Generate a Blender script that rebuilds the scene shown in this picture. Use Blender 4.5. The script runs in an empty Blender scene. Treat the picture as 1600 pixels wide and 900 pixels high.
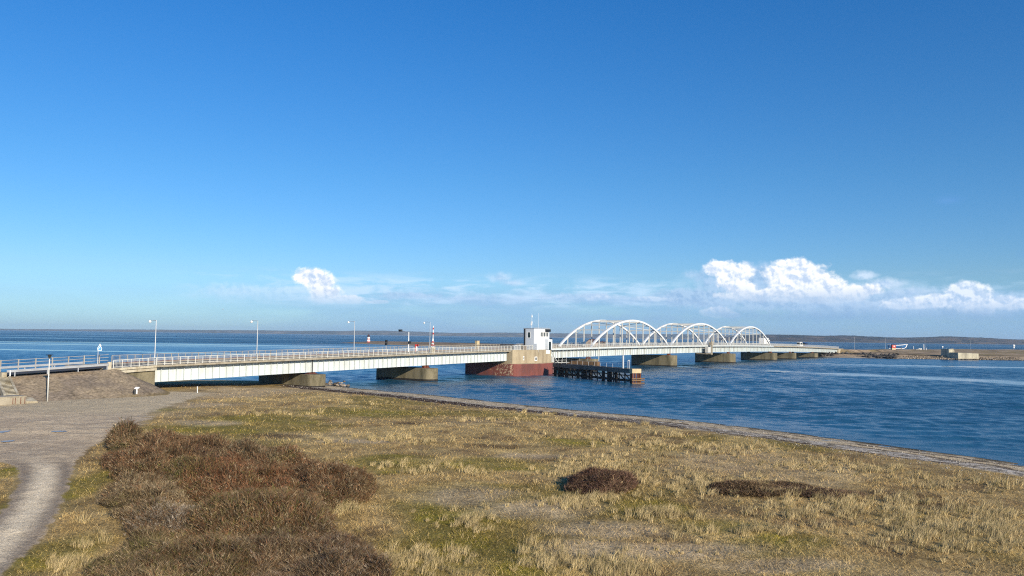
import bpy, math, random
import numpy as np
from mathutils import Matrix, Vector
random.seed(7)
rng = np.random.default_rng(11)
R = math.radians
scn = bpy.context.scene
COL = scn.collection

# ------------------------------------------------------------------ camera
HC = 10.0                       # eye above the water
F = 1200.0 / 1600.0
PITCH, ROLL = math.atan(75 / 1200), R(0.76)
cam = bpy.data.cameras.new("camera")
cam.sensor_width = 36.0
cam.lens = 36.0 * F
cam.clip_start, cam.clip_end = 0.5, 60000
camo = bpy.data.objects.new("camera", cam)
CM = Matrix.Translation((0, 0, HC)) @ Matrix.Rotation(math.pi / 2 + PITCH, 4, 'X') @ Matrix.Rotation(ROLL, 4, 'Z')
camo.matrix_world = CM
COL.objects.link(camo)
scn.camera = camo

def ground_at(px, py, z=0.0):
    """where a sight line of the photograph meets the level z"""
    d = CM.to_3x3() @ Vector(((px - 800) / 1200, (450 - py) / 1200, -1))
    k = (z - HC) / d.z
    return (d.x * k, d.y * k)

# ------------------------------------------------------------------ sun, sky, exposure
SUN_DIR = Vector((0.54, -0.842, 0.36)).normalized()      # towards the sun
SUN_EL = math.asin(SUN_DIR.z)
SUN_AZ = math.atan2(SUN_DIR.x, SUN_DIR.y)
sun = bpy.data.lights.new("sun", 'SUN')
sun.energy, sun.angle, sun.color = 5.0, R(0.5), (1.0, 0.88, 0.70)
suno = bpy.data.objects.new("sun", sun)
suno.rotation_euler = SUN_DIR.to_track_quat('Z', 'Y').to_euler()
suno.location = (0, 0, 60)
COL.objects.link(suno)
scn.view_settings.view_transform = 'Standard'
scn.view_settings.look = 'None'
scn.view_settings.exposure = 0.38
scn.view_settings.gamma = 1.0
scn.view_settings.use_curve_mapping = False
scn.render.engine = 'CYCLES'
scn.cycles.max_bounces = 6
scn.cycles.diffuse_bounces = 2
scn.cycles.glossy_bounces = 3
scn.cycles.volume_bounces = 0
scn.cycles.sample_clamp_direct = 8.0
scn.cycles.sample_clamp_indirect = 3.0
scn.cycles.use_denoising = False
scn.cycles.filter_width = 1.15
try:
    scn.cycles.denoiser = 'OPENIMAGEDENOISE'
    scn.cycles.denoising_input_passes = 'RGB_ALBEDO_NORMAL'
    scn.cycles.denoising_prefilter = 'ACCURATE'
except Exception:
    pass

class NT:
    """small helper to wire node trees"""
    def __init__(s, nt):
        s.nt = nt
    def n(s, t, **kw):
        nd = s.nt.nodes.new(t)
        for k, v in kw.items():
            setattr(nd, k, v)
        return nd
    def link(s, a, b):
        s.nt.links.new(a, b)
    def put(s, sock, v):
        if hasattr(v, 'is_linked') or isinstance(v, bpy.types.NodeSocket):
            s.link(v, sock)
        else:
            sock.default_value = v
    def m(s, op, a, b=None, c=None, clamp=False):
        nd = s.n('ShaderNodeMath', operation=op)
        nd.use_clamp = clamp
        s.put(nd.inputs[0], a)
        if b is not None: s.put(nd.inputs[1], b)
        if c is not None: s.put(nd.inputs[2], c)
        return nd.outputs[0]
    def v(s, op, a, b=None):
        nd = s.n('ShaderNodeVectorMath', operation=op)
        s.put(nd.inputs[0], a)
        if b is not None: s.put(nd.inputs[1], b)
        return nd.outputs['Value'] if op in ('LENGTH', 'DOT_PRODUCT') else nd.outputs[0]
    def noise(s, vec, scale, detail=4, rough=0.5, dist=0.0, lac=2.0):
        nd = s.n('ShaderNodeTexNoise')
        if vec is not None: s.link(vec, nd.inputs['Vector'])
        nd.inputs['Scale'].default_value = scale
        nd.inputs['Detail'].default_value = detail
        nd.inputs['Roughness'].default_value = rough
        nd.inputs['Distortion'].default_value = dist
        nd.inputs['Lacunarity'].default_value = lac
        return nd.outputs[0]
    def mr(s, x, a, b, c=0.0, d=1.0, smooth=True):
        nd = s.n('ShaderNodeMapRange')
        nd.interpolation_type = 'SMOOTHSTEP' if smooth else 'LINEAR'
        s.put(nd.inputs['Value'], x)
        for k, q in zip(('From Min', 'From Max', 'To Min', 'To Max'), (a, b, c, d)):
            s.put(nd.inputs[k], q)
        return nd.outputs[0]
    def mix(s, f, a, b, mode='MIX'):
        nd = s.n('ShaderNodeMix', data_type='RGBA', blend_type=mode)
        s.put(nd.inputs[0], f); s.put(nd.inputs[6], a); s.put(nd.inputs[7], b)
        return nd.outputs[2]
    def ramp(s, x, stops):
        nd = s.n('ShaderNodeValToRGB')
        s.link(x, nd.inputs[0])
        e = nd.color_ramp.elements
        while len(e) < len(stops): e.new(0.5)
        for q, (p, c) in zip(e, stops):
            q.position = p; q.color = tuple(c) + (1,)
        return nd.outputs[0]
    def vec(s, x, y, z):
        nd = s.n('ShaderNodeCombineXYZ')
        s.put(nd.inputs[0], x); s.put(nd.inputs[1], y); s.put(nd.inputs[2], z)
        return nd.outputs[0]
    def bump(s, h, strength, dist):
        nd = s.n('ShaderNodeBump')
        s.put(nd.inputs['Strength'], strength)
        nd.inputs['Distance'].default_value = dist
        s.link(h, nd.inputs['Height'])
        return nd.outputs[0]

def lin(r, g, b):
    f = lambda c: ((c / 255 + 0.055) / 1.055) ** 2.4 if c / 255 > 0.04045 else c / 255 / 12.92
    return (f(r), f(g), f(b))

world = bpy.data.worlds.new("World")
scn.world = world
world.use_nodes = True
W = NT(world.node_tree)
world.node_tree.nodes.clear()
sky = W.n('ShaderNodeTexSky', sky_type='NISHITA')
sky.sun_disc = False
sky.sun_elevation = SUN_EL
sky.sun_rotation = SUN_AZ
sky.altitude = 10
sky.air_density, sky.dust_density, sky.ozone_density = 1.0, 0.35, 2.2
hs = W.n('ShaderNodeHueSaturation')
hs.inputs['Saturation'].default_value = 1.18
hs.inputs['Hue'].default_value = 0.494
W.link(sky.outputs[0], hs.inputs['Color'])
tc = W.n('ShaderNodeTexCoord')
sx = W.n('ShaderNodeSeparateXYZ')
W.link(tc.outputs['Generated'], sx.inputs[0])
AZ = W.m('ARCTAN2', sx.outputs[0], sx.outputs[1])                 # radians right of straight ahead
EL = W.m('ARCSINE', sx.outputs[2])
P0 = W.vec(W.m('MULTIPLY', AZ, 10.0), W.m('MULTIPLY', EL, 10.0), 0.0)   # 1 unit = 0.1 rad
def cp(px, py):      # cloud position in those units from its bearing and height in the photograph
    d = CM.to_3x3() @ Vector(((px - 800) / 1200, (450 - py) / 1200, -1))
    return (10 * math.atan2(d.x, d.y), 10 * math.asin(d.normalized().z))
STR = 0.070
def cumulus(blobs, seed, soft, rag, light, dark, op=1.0, sc=4.2):
    """puffs of a cumulus bank: union of lumps, ragged by noise, sunward light and underside shade put into the colour"""
    off = W.v('ADD', P0, (seed * 3.1, seed * 1.7, seed))
    nA = W.noise(off, sc, 6, 0.52)
    nB = W.noise(W.v('ADD', off, (0.05, 0.07, 0)), sc, 6, 0.52)
    field = None
    for (px, py, rx, ry) in blobs:
        cx, cy = cp(px, py)
        q = W.v('MULTIPLY', W.v('SUBTRACT', P0, (cx, cy, 0)), (120 / rx, 120 / ry, 0))
        f = W.m('SUBTRACT', 1.0, W.v('LENGTH', q))
        field = f if field is None else W.m('SMOOTH_MAX', field, f, 0.12)
    nC = W.noise(off, sc * 2.6, 6, 0.6)
    nD = W.noise(W.v('ADD', off, (0.022, 0.032, 0)), sc * 2.6, 6, 0.6)
    field = W.m('ADD', field, W.m('MULTIPLY', W.m('SUBTRACT', nA, 0.5), rag))
    field = W.m('ADD', field, W.m('MULTIPLY', W.m('SUBTRACT', nC, 0.5), rag * 0.75))
    a = W.m('MULTIPLY', W.mr(field, 0.0, soft), op)
    sh = W.m('ADD', 0.62, W.m('MULTIPLY', W.m('SUBTRACT', nA, nB), 4.0))  # sunlit and shaded sides painted from noise shifted towards the sun
    sh = W.m('ADD', sh, W.m('MULTIPLY', W.m('SUBTRACT', nC, nD), 4.0), clamp=True)
    sh = W.m('ADD', W.m('MULTIPLY', sh, 0.7), W.m('MULTIPLY', W.mr(field, 0.75, 0.1), 0.3), clamp=True)
    lo = min(cp(b[0], b[1] + b[3])[1] for b in blobs)
    sh = W.m('MULTIPLY', sh, W.mr(W.m('MULTIPLY', EL, 10.0), lo + 0.02, lo + 0.30, 0.25, 1.0))
    c = W.mix(sh, tuple(x / STR for x in dark) + (1,), tuple(x / STR for x in light) + (1,))
    a = W.m('MULTIPLY', a, W.mr(W.m('MULTIPLY', EL, 10.0), lo - 0.04, lo + 0.22, 0.15, 1.0))
    return a, c
tint = W.ramp(W.mr(EL, 0.0, 0.5, 0.0, 1.0, False), [(0.0, (.41, .69, 1.20)), (0.16, (.42, .61, .90)), (0.40, (.35, .62, .90)), (0.85, (.225, .62, 1.0))])
tint = W.v('SCALE', tint); tint.node.inputs['Scale'].default_value = 1.62
col = W.v('MULTIPLY', hs.outputs[0], tint)
# pale band and grey-blue veil low over the horizon
st = W.v('MULTIPLY', P0, (1.0, 5.0, 1.0))
nv = W.noise(st, 0.9, 6, 0.55, 0.3)
nw = W.noise(W.v('ADD', st, (7, 3, 1)), 1.7, 6, 0.6, 0.4)
el = W.m('MULTIPLY', EL, 10.0)
azn = W.m('MULTIPLY', AZ, 10.0)
low = W.m('MULTIPLY', W.mr(el, 0.72, 0.42), W.mr(azn, -4.6, -1.0, 0.25, 1.0))
veil = W.m('MULTIPLY', low, W.mr(nv, 0.25, 0.6, 0.45, 1.0))
col = W.mix(W.m('MULTIPLY', veil, 0.7), col, tuple(x / STR for x in lin(128, 168, 208)) + (1,))
band = W.m('MULTIPLY', W.m('MULTIPLY', W.mr(el, 0.84, 0.62), W.mr(el, 0.28, 0.5)), W.mr(nw, 0.42, 0.68))
band = W.m('MULTIPLY', band, W.m('MULTIPLY', W.mr(azn, -4.4, -3.2), W.mr(azn, 2.6, 1.2, 0.5, 1.0)))
col = W.mix(W.m('MULTIPLY', band, 0.8), col, tuple(x / STR for x in lin(188, 214, 238)) + (1,))
white, shade = lin(253, 251, 249), lin(178, 197, 222)
greyb, greyd = lin(150, 180, 214), lin(126, 160, 200)
layers = [
    ([(1240, 470, 210, 22), (1500, 478, 160, 24), (1080, 466, 90, 20), (1180, 440, 120, 30), (1320, 470, 180, 22), (1420, 480, 200, 26)], 4, 0.55, 0.9, lin(172, 198, 226), lin(140, 172, 208), 0.85),
    ([(760, 470, 130, 12), (640, 462, 90, 7), (900, 466, 90, 9), (980, 470, 90, 9)], 9, 0.7, 1.2, lin(190, 210, 234), lin(150, 180, 214), 0.7),
    ([(400, 458, 120, 18), (500, 470, 100, 12)], 12, 0.7, 0.9, lin(195, 220, 238), lin(165, 200, 228), 0.7),
    ([(1352, 430, 22, 10), (1385, 444, 44, 12), (1425, 457, 48, 13), (1455, 464, 30, 8)], 2, 0.9, 0.9, lin(212, 226, 240), lin(165, 190, 222), 0.85),
    ([(780, 434, 30, 12), (800, 442, 30, 8), (820, 460, 30, 7)], 15, 1.1, 1.0, lin(205, 222, 240), lin(165, 192, 222), 0.75),
    ([(483, 432, 26, 16), (500, 442, 28, 24), (508, 460, 32, 18), (540, 468, 36, 9), (590, 472, 24, 4)], 21, 0.42, 1.0, white, shade, 1.0),
    ([(1130, 420, 34, 15), (1165, 424, 20, 17), (1145, 438, 28, 20), (1160, 456, 26, 18), (1218, 430, 34, 20), (1236, 416, 32, 16),
      (1262, 438, 44, 30), (1295, 450, 32, 24), (1250, 460, 60, 18), (1160, 452, 30, 20), (1345, 454, 32, 13), (1190, 462, 70, 12), (1300, 466, 60, 10)], 30, 0.42, 1.0, white, shade, 1.0),
    ([(1430, 474, 50, 10), (1470, 468, 40, 10), (1512, 466, 34, 24), (1505, 455, 24, 16), (1535, 478, 28, 14), (1572, 474, 30, 13), (1120, 488, 28, 10), (1140, 492, 18, 6)], 38, 0.35, 0.85, lin(236, 240, 246), lin(165, 190, 220), 0.9),
    ([(935, 464, 32, 7), (1015, 467, 40, 5), (1330, 476, 60, 9), (1400, 480, 60, 8)], 41, 0.6, 1.2, lin(216, 228, 240), lin(160, 188, 220), 0.8),
    ([(1080, 430, 16, 9), (1092, 436, 12, 6)], 51, 0.9, 1.3, lin(225, 234, 244), lin(170, 195, 225), 0.8),
    ([(1486, 313, 26, 9), (1600, 398, 14, 9)], 44, 1.4, 1.0, lin(105, 155, 215), lin(95, 145, 208), 0.45),
    ([(1300, 496, 260, 16), (1000, 500, 200, 13), (1540, 496, 140, 18)], 47, 1.2, 1.4, lin(140, 172, 208), lin(122, 158, 198), 0.7),
]
for L in layers:
    a, c = cumulus(*L)
    col = W.mix(a, col, c)
bg = W.n('ShaderNodeBackground')
bg.inputs['Strength'].default_value = STR
W.link(col, bg.inputs['Color'])
wo = W.n('ShaderNodeOutputWorld')
W.link(bg.outputs[0], wo.inputs[0])

# ------------------------------------------------------------------ mesh tools
class MB:
    def __init__(s):
        s.v, s.f = [], []
    def add(s, vs, fs):
        o = len(s.v)
        s.v += [tuple(p) for p in vs]
        s.f += [tuple(i + o for i in f) for f in fs]
    def hexa(s, a):      # eight corners: bottom four, top four
        s.add(a, [(3, 2, 1, 0), (4, 5, 6, 7), (0, 1, 5, 4), (1, 2, 6, 5), (2, 3, 7, 6), (3, 0, 4, 7)])
    def box(s, x0, x1, y0, y1, z0, z1):
        s.hexa([(x0, y0, z0), (x1, y0, z0), (x1, y1, z0), (x0, y1, z0), (x0, y0, z1), (x1, y0, z1), (x1, y1, z1), (x0, y1, z1)])
    def bar(s, p, q, w, h=None, up=(0, 0, 1)):
        p, q = Vector(p), Vector(q); h = h or w
        d = (q - p).normalized(); u = Vector(up)
        if abs(d.dot(u)) > 0.99: u = Vector((1, 0, 0))
        a = d.cross(u).normalized() * w / 2; b = a.cross(d).normalized() * h / 2
        s.hexa([p - a - b, p + a - b, q + a - b, q - a - b, p - a + b, p + a + b, q + a + b, q - a + b])
    def tube(s, p, q, r0, r1=None, n=8):
        p, q = Vector(p), Vector(q); r1 = r0 if r1 is None else r1
        d = (q - p).normalized()
        u = Vector((1, 0, 0)) if abs(d.z) > 0.9 else Vector((0, 0, 1))
        a = d.cross(u).normalized(); b = d.cross(a)
        vs = []
        for (c, r) in ((p, r0), (q, r1)):
            for i in range(n):
                t = 2 * math.pi * i / n
                vs.append(c + a * r * math.cos(t) + b * r * math.sin(t))
        s.add(vs, [(i, (i + 1) % n, n + (i + 1) % n, n + i) for i in range(n)] + [tuple(range(n))[::-1], tuple(range(n, 2 * n))])
    def prism(s, pts, z0, z1):
        n = len(pts)
        s.add([(x, y, z0) for x, y in pts] + [(x, y, z1) for x, y in pts],
              [(i, (i + 1) % n, n + (i + 1) % n, n + i) for i in range(n)] + [tuple(range(n))[::-1], tuple(range(n, 2 * n))])
    def lathe(s, prof, n=16, c=(0, 0, 0)):
        vs = []
        for r, z in prof:
            for i in range(n):
                t = 2 * math.pi * i / n
                vs.append((c[0] + r * math.cos(t), c[1] + r * math.sin(t), c[2] + z))
        fs = [(k * n + i, k * n + (i + 1) % n, (k + 1) * n + (i + 1) % n, (k + 1) * n + i) for k in range(len(prof) - 1) for i in range(n)]
        fs += [tuple(range(n))[::-1], tuple((len(prof) - 1) * n + i for i in range(n))]
        s.add(vs, fs)
    def build(s, name, mat, parent=None, smooth=False, bevel=0):
        me = bpy.data.meshes.new(name)
        me.from_pydata(s.v, [], s.f)
        me.validate()
        o = bpy.data.objects.new(name, me)
        COL.objects.link(o)
        me.materials.append(mat)
        if smooth:
            for p in me.polygons: p.use_smooth = True
        if bevel:
            b = o.modifiers.new("bevel", 'BEVEL'); b.width = bevel; b.segments = 2; b.limit_method = 'ANGLE'
        if parent: o.parent = parent
        return o

def raw_mesh(name, V, Fc, mat, colr=None, smooth=False, parent=None, n=None):
    """numpy verts (N,3) and faces (M,k)"""
    me = bpy.data.meshes.new(name)
    V = np.asarray(V, np.float32); Fc = np.asarray(Fc, np.int32)
    k = Fc.shape[1]
    me.vertices.add(len(V)); me.vertices.foreach_set('co', V.ravel())
    me.loops.add(Fc.size); me.loops.foreach_set('vertex_index', Fc.ravel())
    me.polygons.add(len(Fc))
    me.polygons.foreach_set('loop_start', np.arange(0, Fc.size, k, dtype=np.int32))
    me.polygons.foreach_set('loop_total', np.full(len(Fc), k, np.int32))
    if smooth: me.polygons.foreach_set('use_smooth', np.ones(len(Fc), bool))
    me.update(calc_edges=True)
    if colr is not None:
        at = me.attributes.new('col', 'FLOAT_COLOR', 'POINT')
        c4 = np.ones((len(V), 4), np.float32); c4[:, :3] = colr
        at.data.foreach_set('color', c4.ravel())
    me.materials.append(mat)
    o = bpy.data.objects.new(name, me)
    COL.objects.link(o)
    if parent: o.parent = parent
    return o

def tag(o, label=None, cat=None, group=None, kind=None):
    if label: o['label'] = label
    if cat: o['category'] = cat
    if group: o['group'] = group
    if kind: o['kind'] = kind
    return o
def thing(name, label, cat, loc, rz=0.0, group=None):
    e = bpy.data.objects.new(name, None)
    e.empty_display_size = 0.5
    e.location = loc; e.rotation_euler = (0, 0, rz)
    COL.objects.link(e)
    return tag(e, label, cat, group)
def copy_tree(o, parent=None):
    c = o.copy(); COL.objects.link(c)
    if parent: c.parent = parent
    for ch in [x for x in bpy.data.objects if x.parent == o]:
        copy_tree(ch, c)
    return c

def vnoise(x, y, seed=0):
    """value noise 0..1 on numpy arrays"""
    xi, yi = np.floor(x).astype(np.int64), np.floor(y).astype(np.int64)
    fx, fy = x - xi, y - yi
    fx, fy = fx * fx * (3 - 2 * fx), fy * fy * (3 - 2 * fy)
    def h(a, b):
        n = (a * 374761393 + b * 668265263 + seed * 1442695041) & 0xFFFFFFFF
        n = ((n ^ (n >> 13)) * 1274126177) & 0xFFFFFFFF
        return ((n ^ (n >> 16)) & 0xFFFF) / 65535.0
    return (h(xi, yi) * (1 - fx) + h(xi + 1, yi) * fx) * (1 - fy) + (h(xi, yi + 1) * (1 - fx) + h(xi + 1, yi + 1) * fx) * fy
def fbm(x, y, sc, oct=4, seed=0, gain=0.5):
    t, a, s = 0, 1.0, 0
    for i in range(oct):
        t = t + a * vnoise(x / sc + 17 * i, y / sc - 31 * i, seed + i); s += a
        a *= gain; sc /= 2.03
    return t / s
def sstep(a, b, x):
    t = np.clip((x - a) / (b - a), 0, 1); return t * t * (3 - 2 * t)

# ------------------------------------------------------------------ materials
def mat(name, build):
    m = bpy.data.materials.new(name); m.use_nodes = True
    m.node_tree.nodes.clear()
    t = NT(m.node_tree)
    out = t.n('ShaderNodeOutputMaterial'); b = t.n('ShaderNodeBsdfPrincipled')
    t.link(b.outputs[0], out.inputs[0])
    build(t, b)
    return m
def weathered(name, c, c2=None, rough=0.6, scale=1.2, amt=0.35, bump=0.15, metal=0.0, streak=True, spots=None, spec=0.4):
    c2 = c2 or tuple(x * 0.6 for x in c)
    def bld(t, b):
        o = t.n('ShaderNodeTexCoord').outputs['Object']
        v = t.v('MULTIPLY', o, (1, 1, 0.25 if streak else 1))
        n1 = t.noise(v, scale, 6, 0.6)
        n2 = t.noise(o, scale * 9, 4, 0.6)
        f = t.m('MULTIPLY', t.m('ADD', t.mr(n1, 0.38, 0.68), t.m('MULTIPLY', t.mr(n2, 0.4, 0.7), 0.5)), amt)
        colr = t.mix(f, c + (1,), c2 + (1,))
        if spots:
            colr = t.mix(t.mr(t.noise(o, spots[1], 5, 0.65), spots[2], spots[2] + 0.03), colr, spots[0] + (1,))
        t.link(colr, b.inputs['Base Color'])
        b.inputs['Roughness'].default_value = rough
        b.inputs['Metallic'].default_value = metal
        b.inputs['Specular IOR Level'].default_value = spec
        if bump: t.link(t.bump(n2, bump, 0.02), b.inputs['Normal'])
    return mat(name, bld)
M = {}
M['white_steel'] = weathered('painted_white_steel', (0.57, 0.635, 0.66), (0.42, 0.42, 0.37), 0.5, 0.7, 0.45, 0.05, spots=((0.30, 0.19, 0.10), 2.2, 0.70))
M['arch_white'] = weathered('arch_white_paint', (0.62, 0.65, 0.67), (0.48, 0.48, 0.46), 0.45, 0.6, 0.22, 0.03)
M['grey_steel'] = weathered('grey_white_steel', (0.55, 0.56, 0.54), (0.33, 0.31, 0.27), 0.5, 0.8, 0.4, 0.05)
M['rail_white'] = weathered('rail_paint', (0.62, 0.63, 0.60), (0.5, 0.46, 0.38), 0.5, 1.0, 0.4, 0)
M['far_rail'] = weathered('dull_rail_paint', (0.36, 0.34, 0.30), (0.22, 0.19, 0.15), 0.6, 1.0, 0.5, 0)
M['galv'] = weathered('galvanised_steel', (0.50, 0.52, 0.54), (0.38, 0.38, 0.38), 0.42, 1.0, 0.4, 0, metal=0.35)
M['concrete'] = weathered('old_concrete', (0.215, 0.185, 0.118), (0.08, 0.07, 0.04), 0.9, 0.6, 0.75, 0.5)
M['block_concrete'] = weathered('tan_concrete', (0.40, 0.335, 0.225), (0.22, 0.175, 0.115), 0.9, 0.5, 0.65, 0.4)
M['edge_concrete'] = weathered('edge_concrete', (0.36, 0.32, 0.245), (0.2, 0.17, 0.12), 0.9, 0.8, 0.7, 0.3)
M['lichen_concrete'] = weathered('lichen_concrete', (0.50, 0.46, 0.36), (0.25, 0.2, 0.12), 0.9, 0.9, 0.7, 0.5)
M['bunker'] = weathered('bunker_concrete', (0.52, 0.48, 0.36), (0.2, 0.18, 0.14), 0.9, 0.35, 0.7, 0.6)
M['red_paint'] = weathered('peeling_red_paint', (0.24, 0.055, 0.042), (0.15, 0.035, 0.03), 0.75, 0.4, 0.7, 0.3)
M['asphalt'] = weathered('asphalt', (0.06, 0.06, 0.062), (0.04, 0.04, 0.04), 0.85, 0.6, 0.6, 0.3, streak=False)
M['rust'] = weathered('rusty_steel', (0.16, 0.045, 0.025), (0.05, 0.02, 0.015), 0.8, 1.5, 0.8, 0.3)
M['timber_dark'] = weathered('tarred_timber', (0.028, 0.024, 0.020), (0.012, 0.010, 0.009), 0.85, 1.4, 0.8, 0.6)
M['fascia'] = weathered('weathered_fascia', (0.13, 0.14, 0.13), (0.04, 0.045, 0.04), 0.7, 0.9, 0.8, 0.3)
M['timber_brown'] = weathered('brown_timber', (0.20, 0.12, 0.06), (0.09, 0.055, 0.03), 0.85, 1.2, 0.8, 0.4)
M['beige'] = weathered('beige_boards', (0.55, 0.45, 0.27), (0.30, 0.22, 0.13), 0.8, 1.0, 0.5, 0.3)
M['tower_white'] = weathered('tower_cladding', (0.78, 0.81, 0.84), (0.58, 0.60, 0.62), 0.5, 0.4, 0.2, 0.05)
M['black'] = weathered('matt_black', (0.018, 0.02, 0.022), None, 0.5, 1, 0.3, 0)
M['glass'] = weathered('dark_glass', (0.02, 0.03, 0.03), None, 0.08, 1, 0.2, 0, spec=0.8)
M['red'] = weathered('signal_red', (0.42, 0.035, 0.03), (0.35, 0.03, 0.03), 0.5, 1, 0.3, 0)
M['dark_red'] = weathered('roof_dark_red', (0.07, 0.03, 0.03), (0.03, 0.02, 0.02), 0.8, 0.5, 0.6, 0.2)
M['blue'] = weathered('blue_paint', (0.02, 0.06, 0.25), (0.015, 0.03, 0.12), 0.45, 1, 0.3, 0)
M['hull_blue'] = weathered('hull_blue', (0.03, 0.13, 0.33), (0.02, 0.08, 0.2), 0.4, 0.5, 0.4, 0)
M['pure_white'] = weathered('white_paint', (0.82, 0.82, 0.80), (0.65, 0.63, 0.6), 0.5, 1, 0.2, 0)
M['sign_blue'] = weathered('sign_blue', (0.10, 0.33, 0.62), (0.08, 0.25, 0.5), 0.4, 1, 0.2, 0)
M['tyre'] = weathered('tyre_rubber', (0.02, 0.02, 0.02), None, 0.8, 1, 0.2, 0)
M['rubble'] = weathered('dark_rock', (0.13, 0.12, 0.11), (0.035, 0.033, 0.03), 0.9, 0.7, 0.9, 0.8, streak=False)
M['house_wall'] = weathered('pale_plaster', (0.48, 0.38, 0.30), (0.35, 0.25, 0.2), 0.85, 0.5, 0.4, 0.1)

def veg_mat(name, bumpy=0.0, rough=0.9, fine=8.0, amt=0.5, coarse=1.1, trans=0.0):
    def bld(t, b):
        a = t.n('ShaderNodeAttribute', attribute_name='col').outputs['Color']
        o = t.n('ShaderNodeTexCoord').outputs['Object']
        n1 = t.noise(o, fine, 5, 0.7)
        n2 = t.noise(o, coarse, 5, 0.65, 0.6)
        k = t.m('ADD', t.mr(n1, 0.3, 0.7, 1 - amt, 1 + amt, False), t.mr(n2, 0.35, 0.68, -0.35 * amt, 0.35 * amt, False))
        t.link(t.v('MULTIPLY', a, t.vec(k, k, k)), b.inputs['Base Color'])
        b.inputs['Roughness'].default_value = rough
        b.inputs['Specular IOR Level'].default_value = 0.06
        if bumpy: t.link(t.bump(t.m('ADD', n1, n2), bumpy, 0.12), b.inputs['Normal'])
        if trans:
            b.inputs['Subsurface Weight'].default_value = 0
    return mat(name, bld)
M['ground'] = veg_mat('meadow_ground', 0.9, amt=0.62, fine=7, coarse=1.6)
M['blades'] = veg_mat('dry_grass_blades', 0, 0.7, fine=0.7, amt=0.15)
M['twigs'] = veg_mat('shrub_twigs', 0, 0.75, fine=0.9, amt=0.2)
M['gravel'] = veg_mat('track_gravel', 0.8, fine=12, amt=0.5, coarse=2.0)
M['beach'] = veg_mat('shingle', 0.9, fine=9, amt=0.6, coarse=1.6)
M['pitching'] = veg_mat('stone_pitching', 0.8, fine=3, amt=0.5, coarse=0.8)
M['far_land'] = veg_mat('far_land', 0.3, fine=0.12, amt=0.4, coarse=0.02)
M['hill'] = veg_mat('hill_fields', 0.0, fine=0.02, amt=0.4, coarse=0.004)

# ------------------------------------------------------------------ shoreline and terrain
SH = [(-600, 124), (-160, 140), (-100, 152), (-74, 160), (-56, 162), (-47, 159), (-40, 154)]
SH += [ground_at(*p) for p in [(512, 602), (560, 607.5), (640, 614.5), (720, 622), (800, 631), (900, 641), (1000, 650), (1100, 660), (1200, 672), (1300, 685), (1400, 698), (1500, 712), (1600, 726)]]
SH += [(50, 46), (60, 25), (68, 0), (70, -60), (60, -200)]
SH = np.array(SH, float)
def shore_dist(x, y):
    """signed distance to the waterline, positive on land"""
    x = np.asarray(x, float); y = np.asarray(y, float)
    best = np.full(x.shape, 1e9); sgn = np.ones(x.shape)
    for (a, b) in zip(SH[:-1], SH[1:]):
        d = b - a; L2 = d @ d
        t = np.clip(((x - a[0]) * d[0] + (y - a[1]) * d[1]) / L2, 0, 1)
        ex, ey = x - a[0] - t * d[0], y - a[1] - t * d[1]
        q = np.hypot(ex, ey)
        cr = d[0] * ey - d[1] * ex
        m = q < best - 1e-9
        best = np.where(m, q, best); sgn = np.where(m, np.where(cr < 0, 1.0, -1.0), sgn)
    return best * sgn
def land_h(x, y, d=None):
    if d is None: d = shore_dist(x, y)
    wob = (fbm(x, y, 6, 3, 5) - 0.5) * 0.9
    dd = d + wob
    z = np.where(dd < 0, dd * 0.11, 0)
    z = z + sstep(0, 12, dd) * 0.40 + sstep(8, 34, dd) * 0.65
    z = z + sstep(9, 18, dd) * ((fbm(x, y, 14, 3, 9) - 0.5) * 0.45 + (fbm(x, y, 2.2, 3, 21) - 0.5) * 0.16)
    return z

def ell(x, y, px, py, rx, ry, z=1.0, soft=0.5, seed=3, rot=0.0):
    """soft patch seen at px,py with pixel radii, as an ellipse on the ground"""
    cx, cy = ground_at(px, py, z)
    ax = abs(ground_at(px + rx, py, z)[0] - cx); ay = abs(ground_at(px, py - ry, z)[1] - ground_at(px, py + ry, z)[1]) / 2
    u, w = x - cx, y - cy
    c, s = math.cos(rot), math.sin(rot)
    u, w = (u * c + w * s) / ax, (-u * s + w * c) / ay
    r = np.hypot(u, w) + (fbm(x, y, 3.0, 4, seed) - 0.5) * 1.0
    return 1 - sstep(1 - soft, 1 + soft * 0.6, r)

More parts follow.
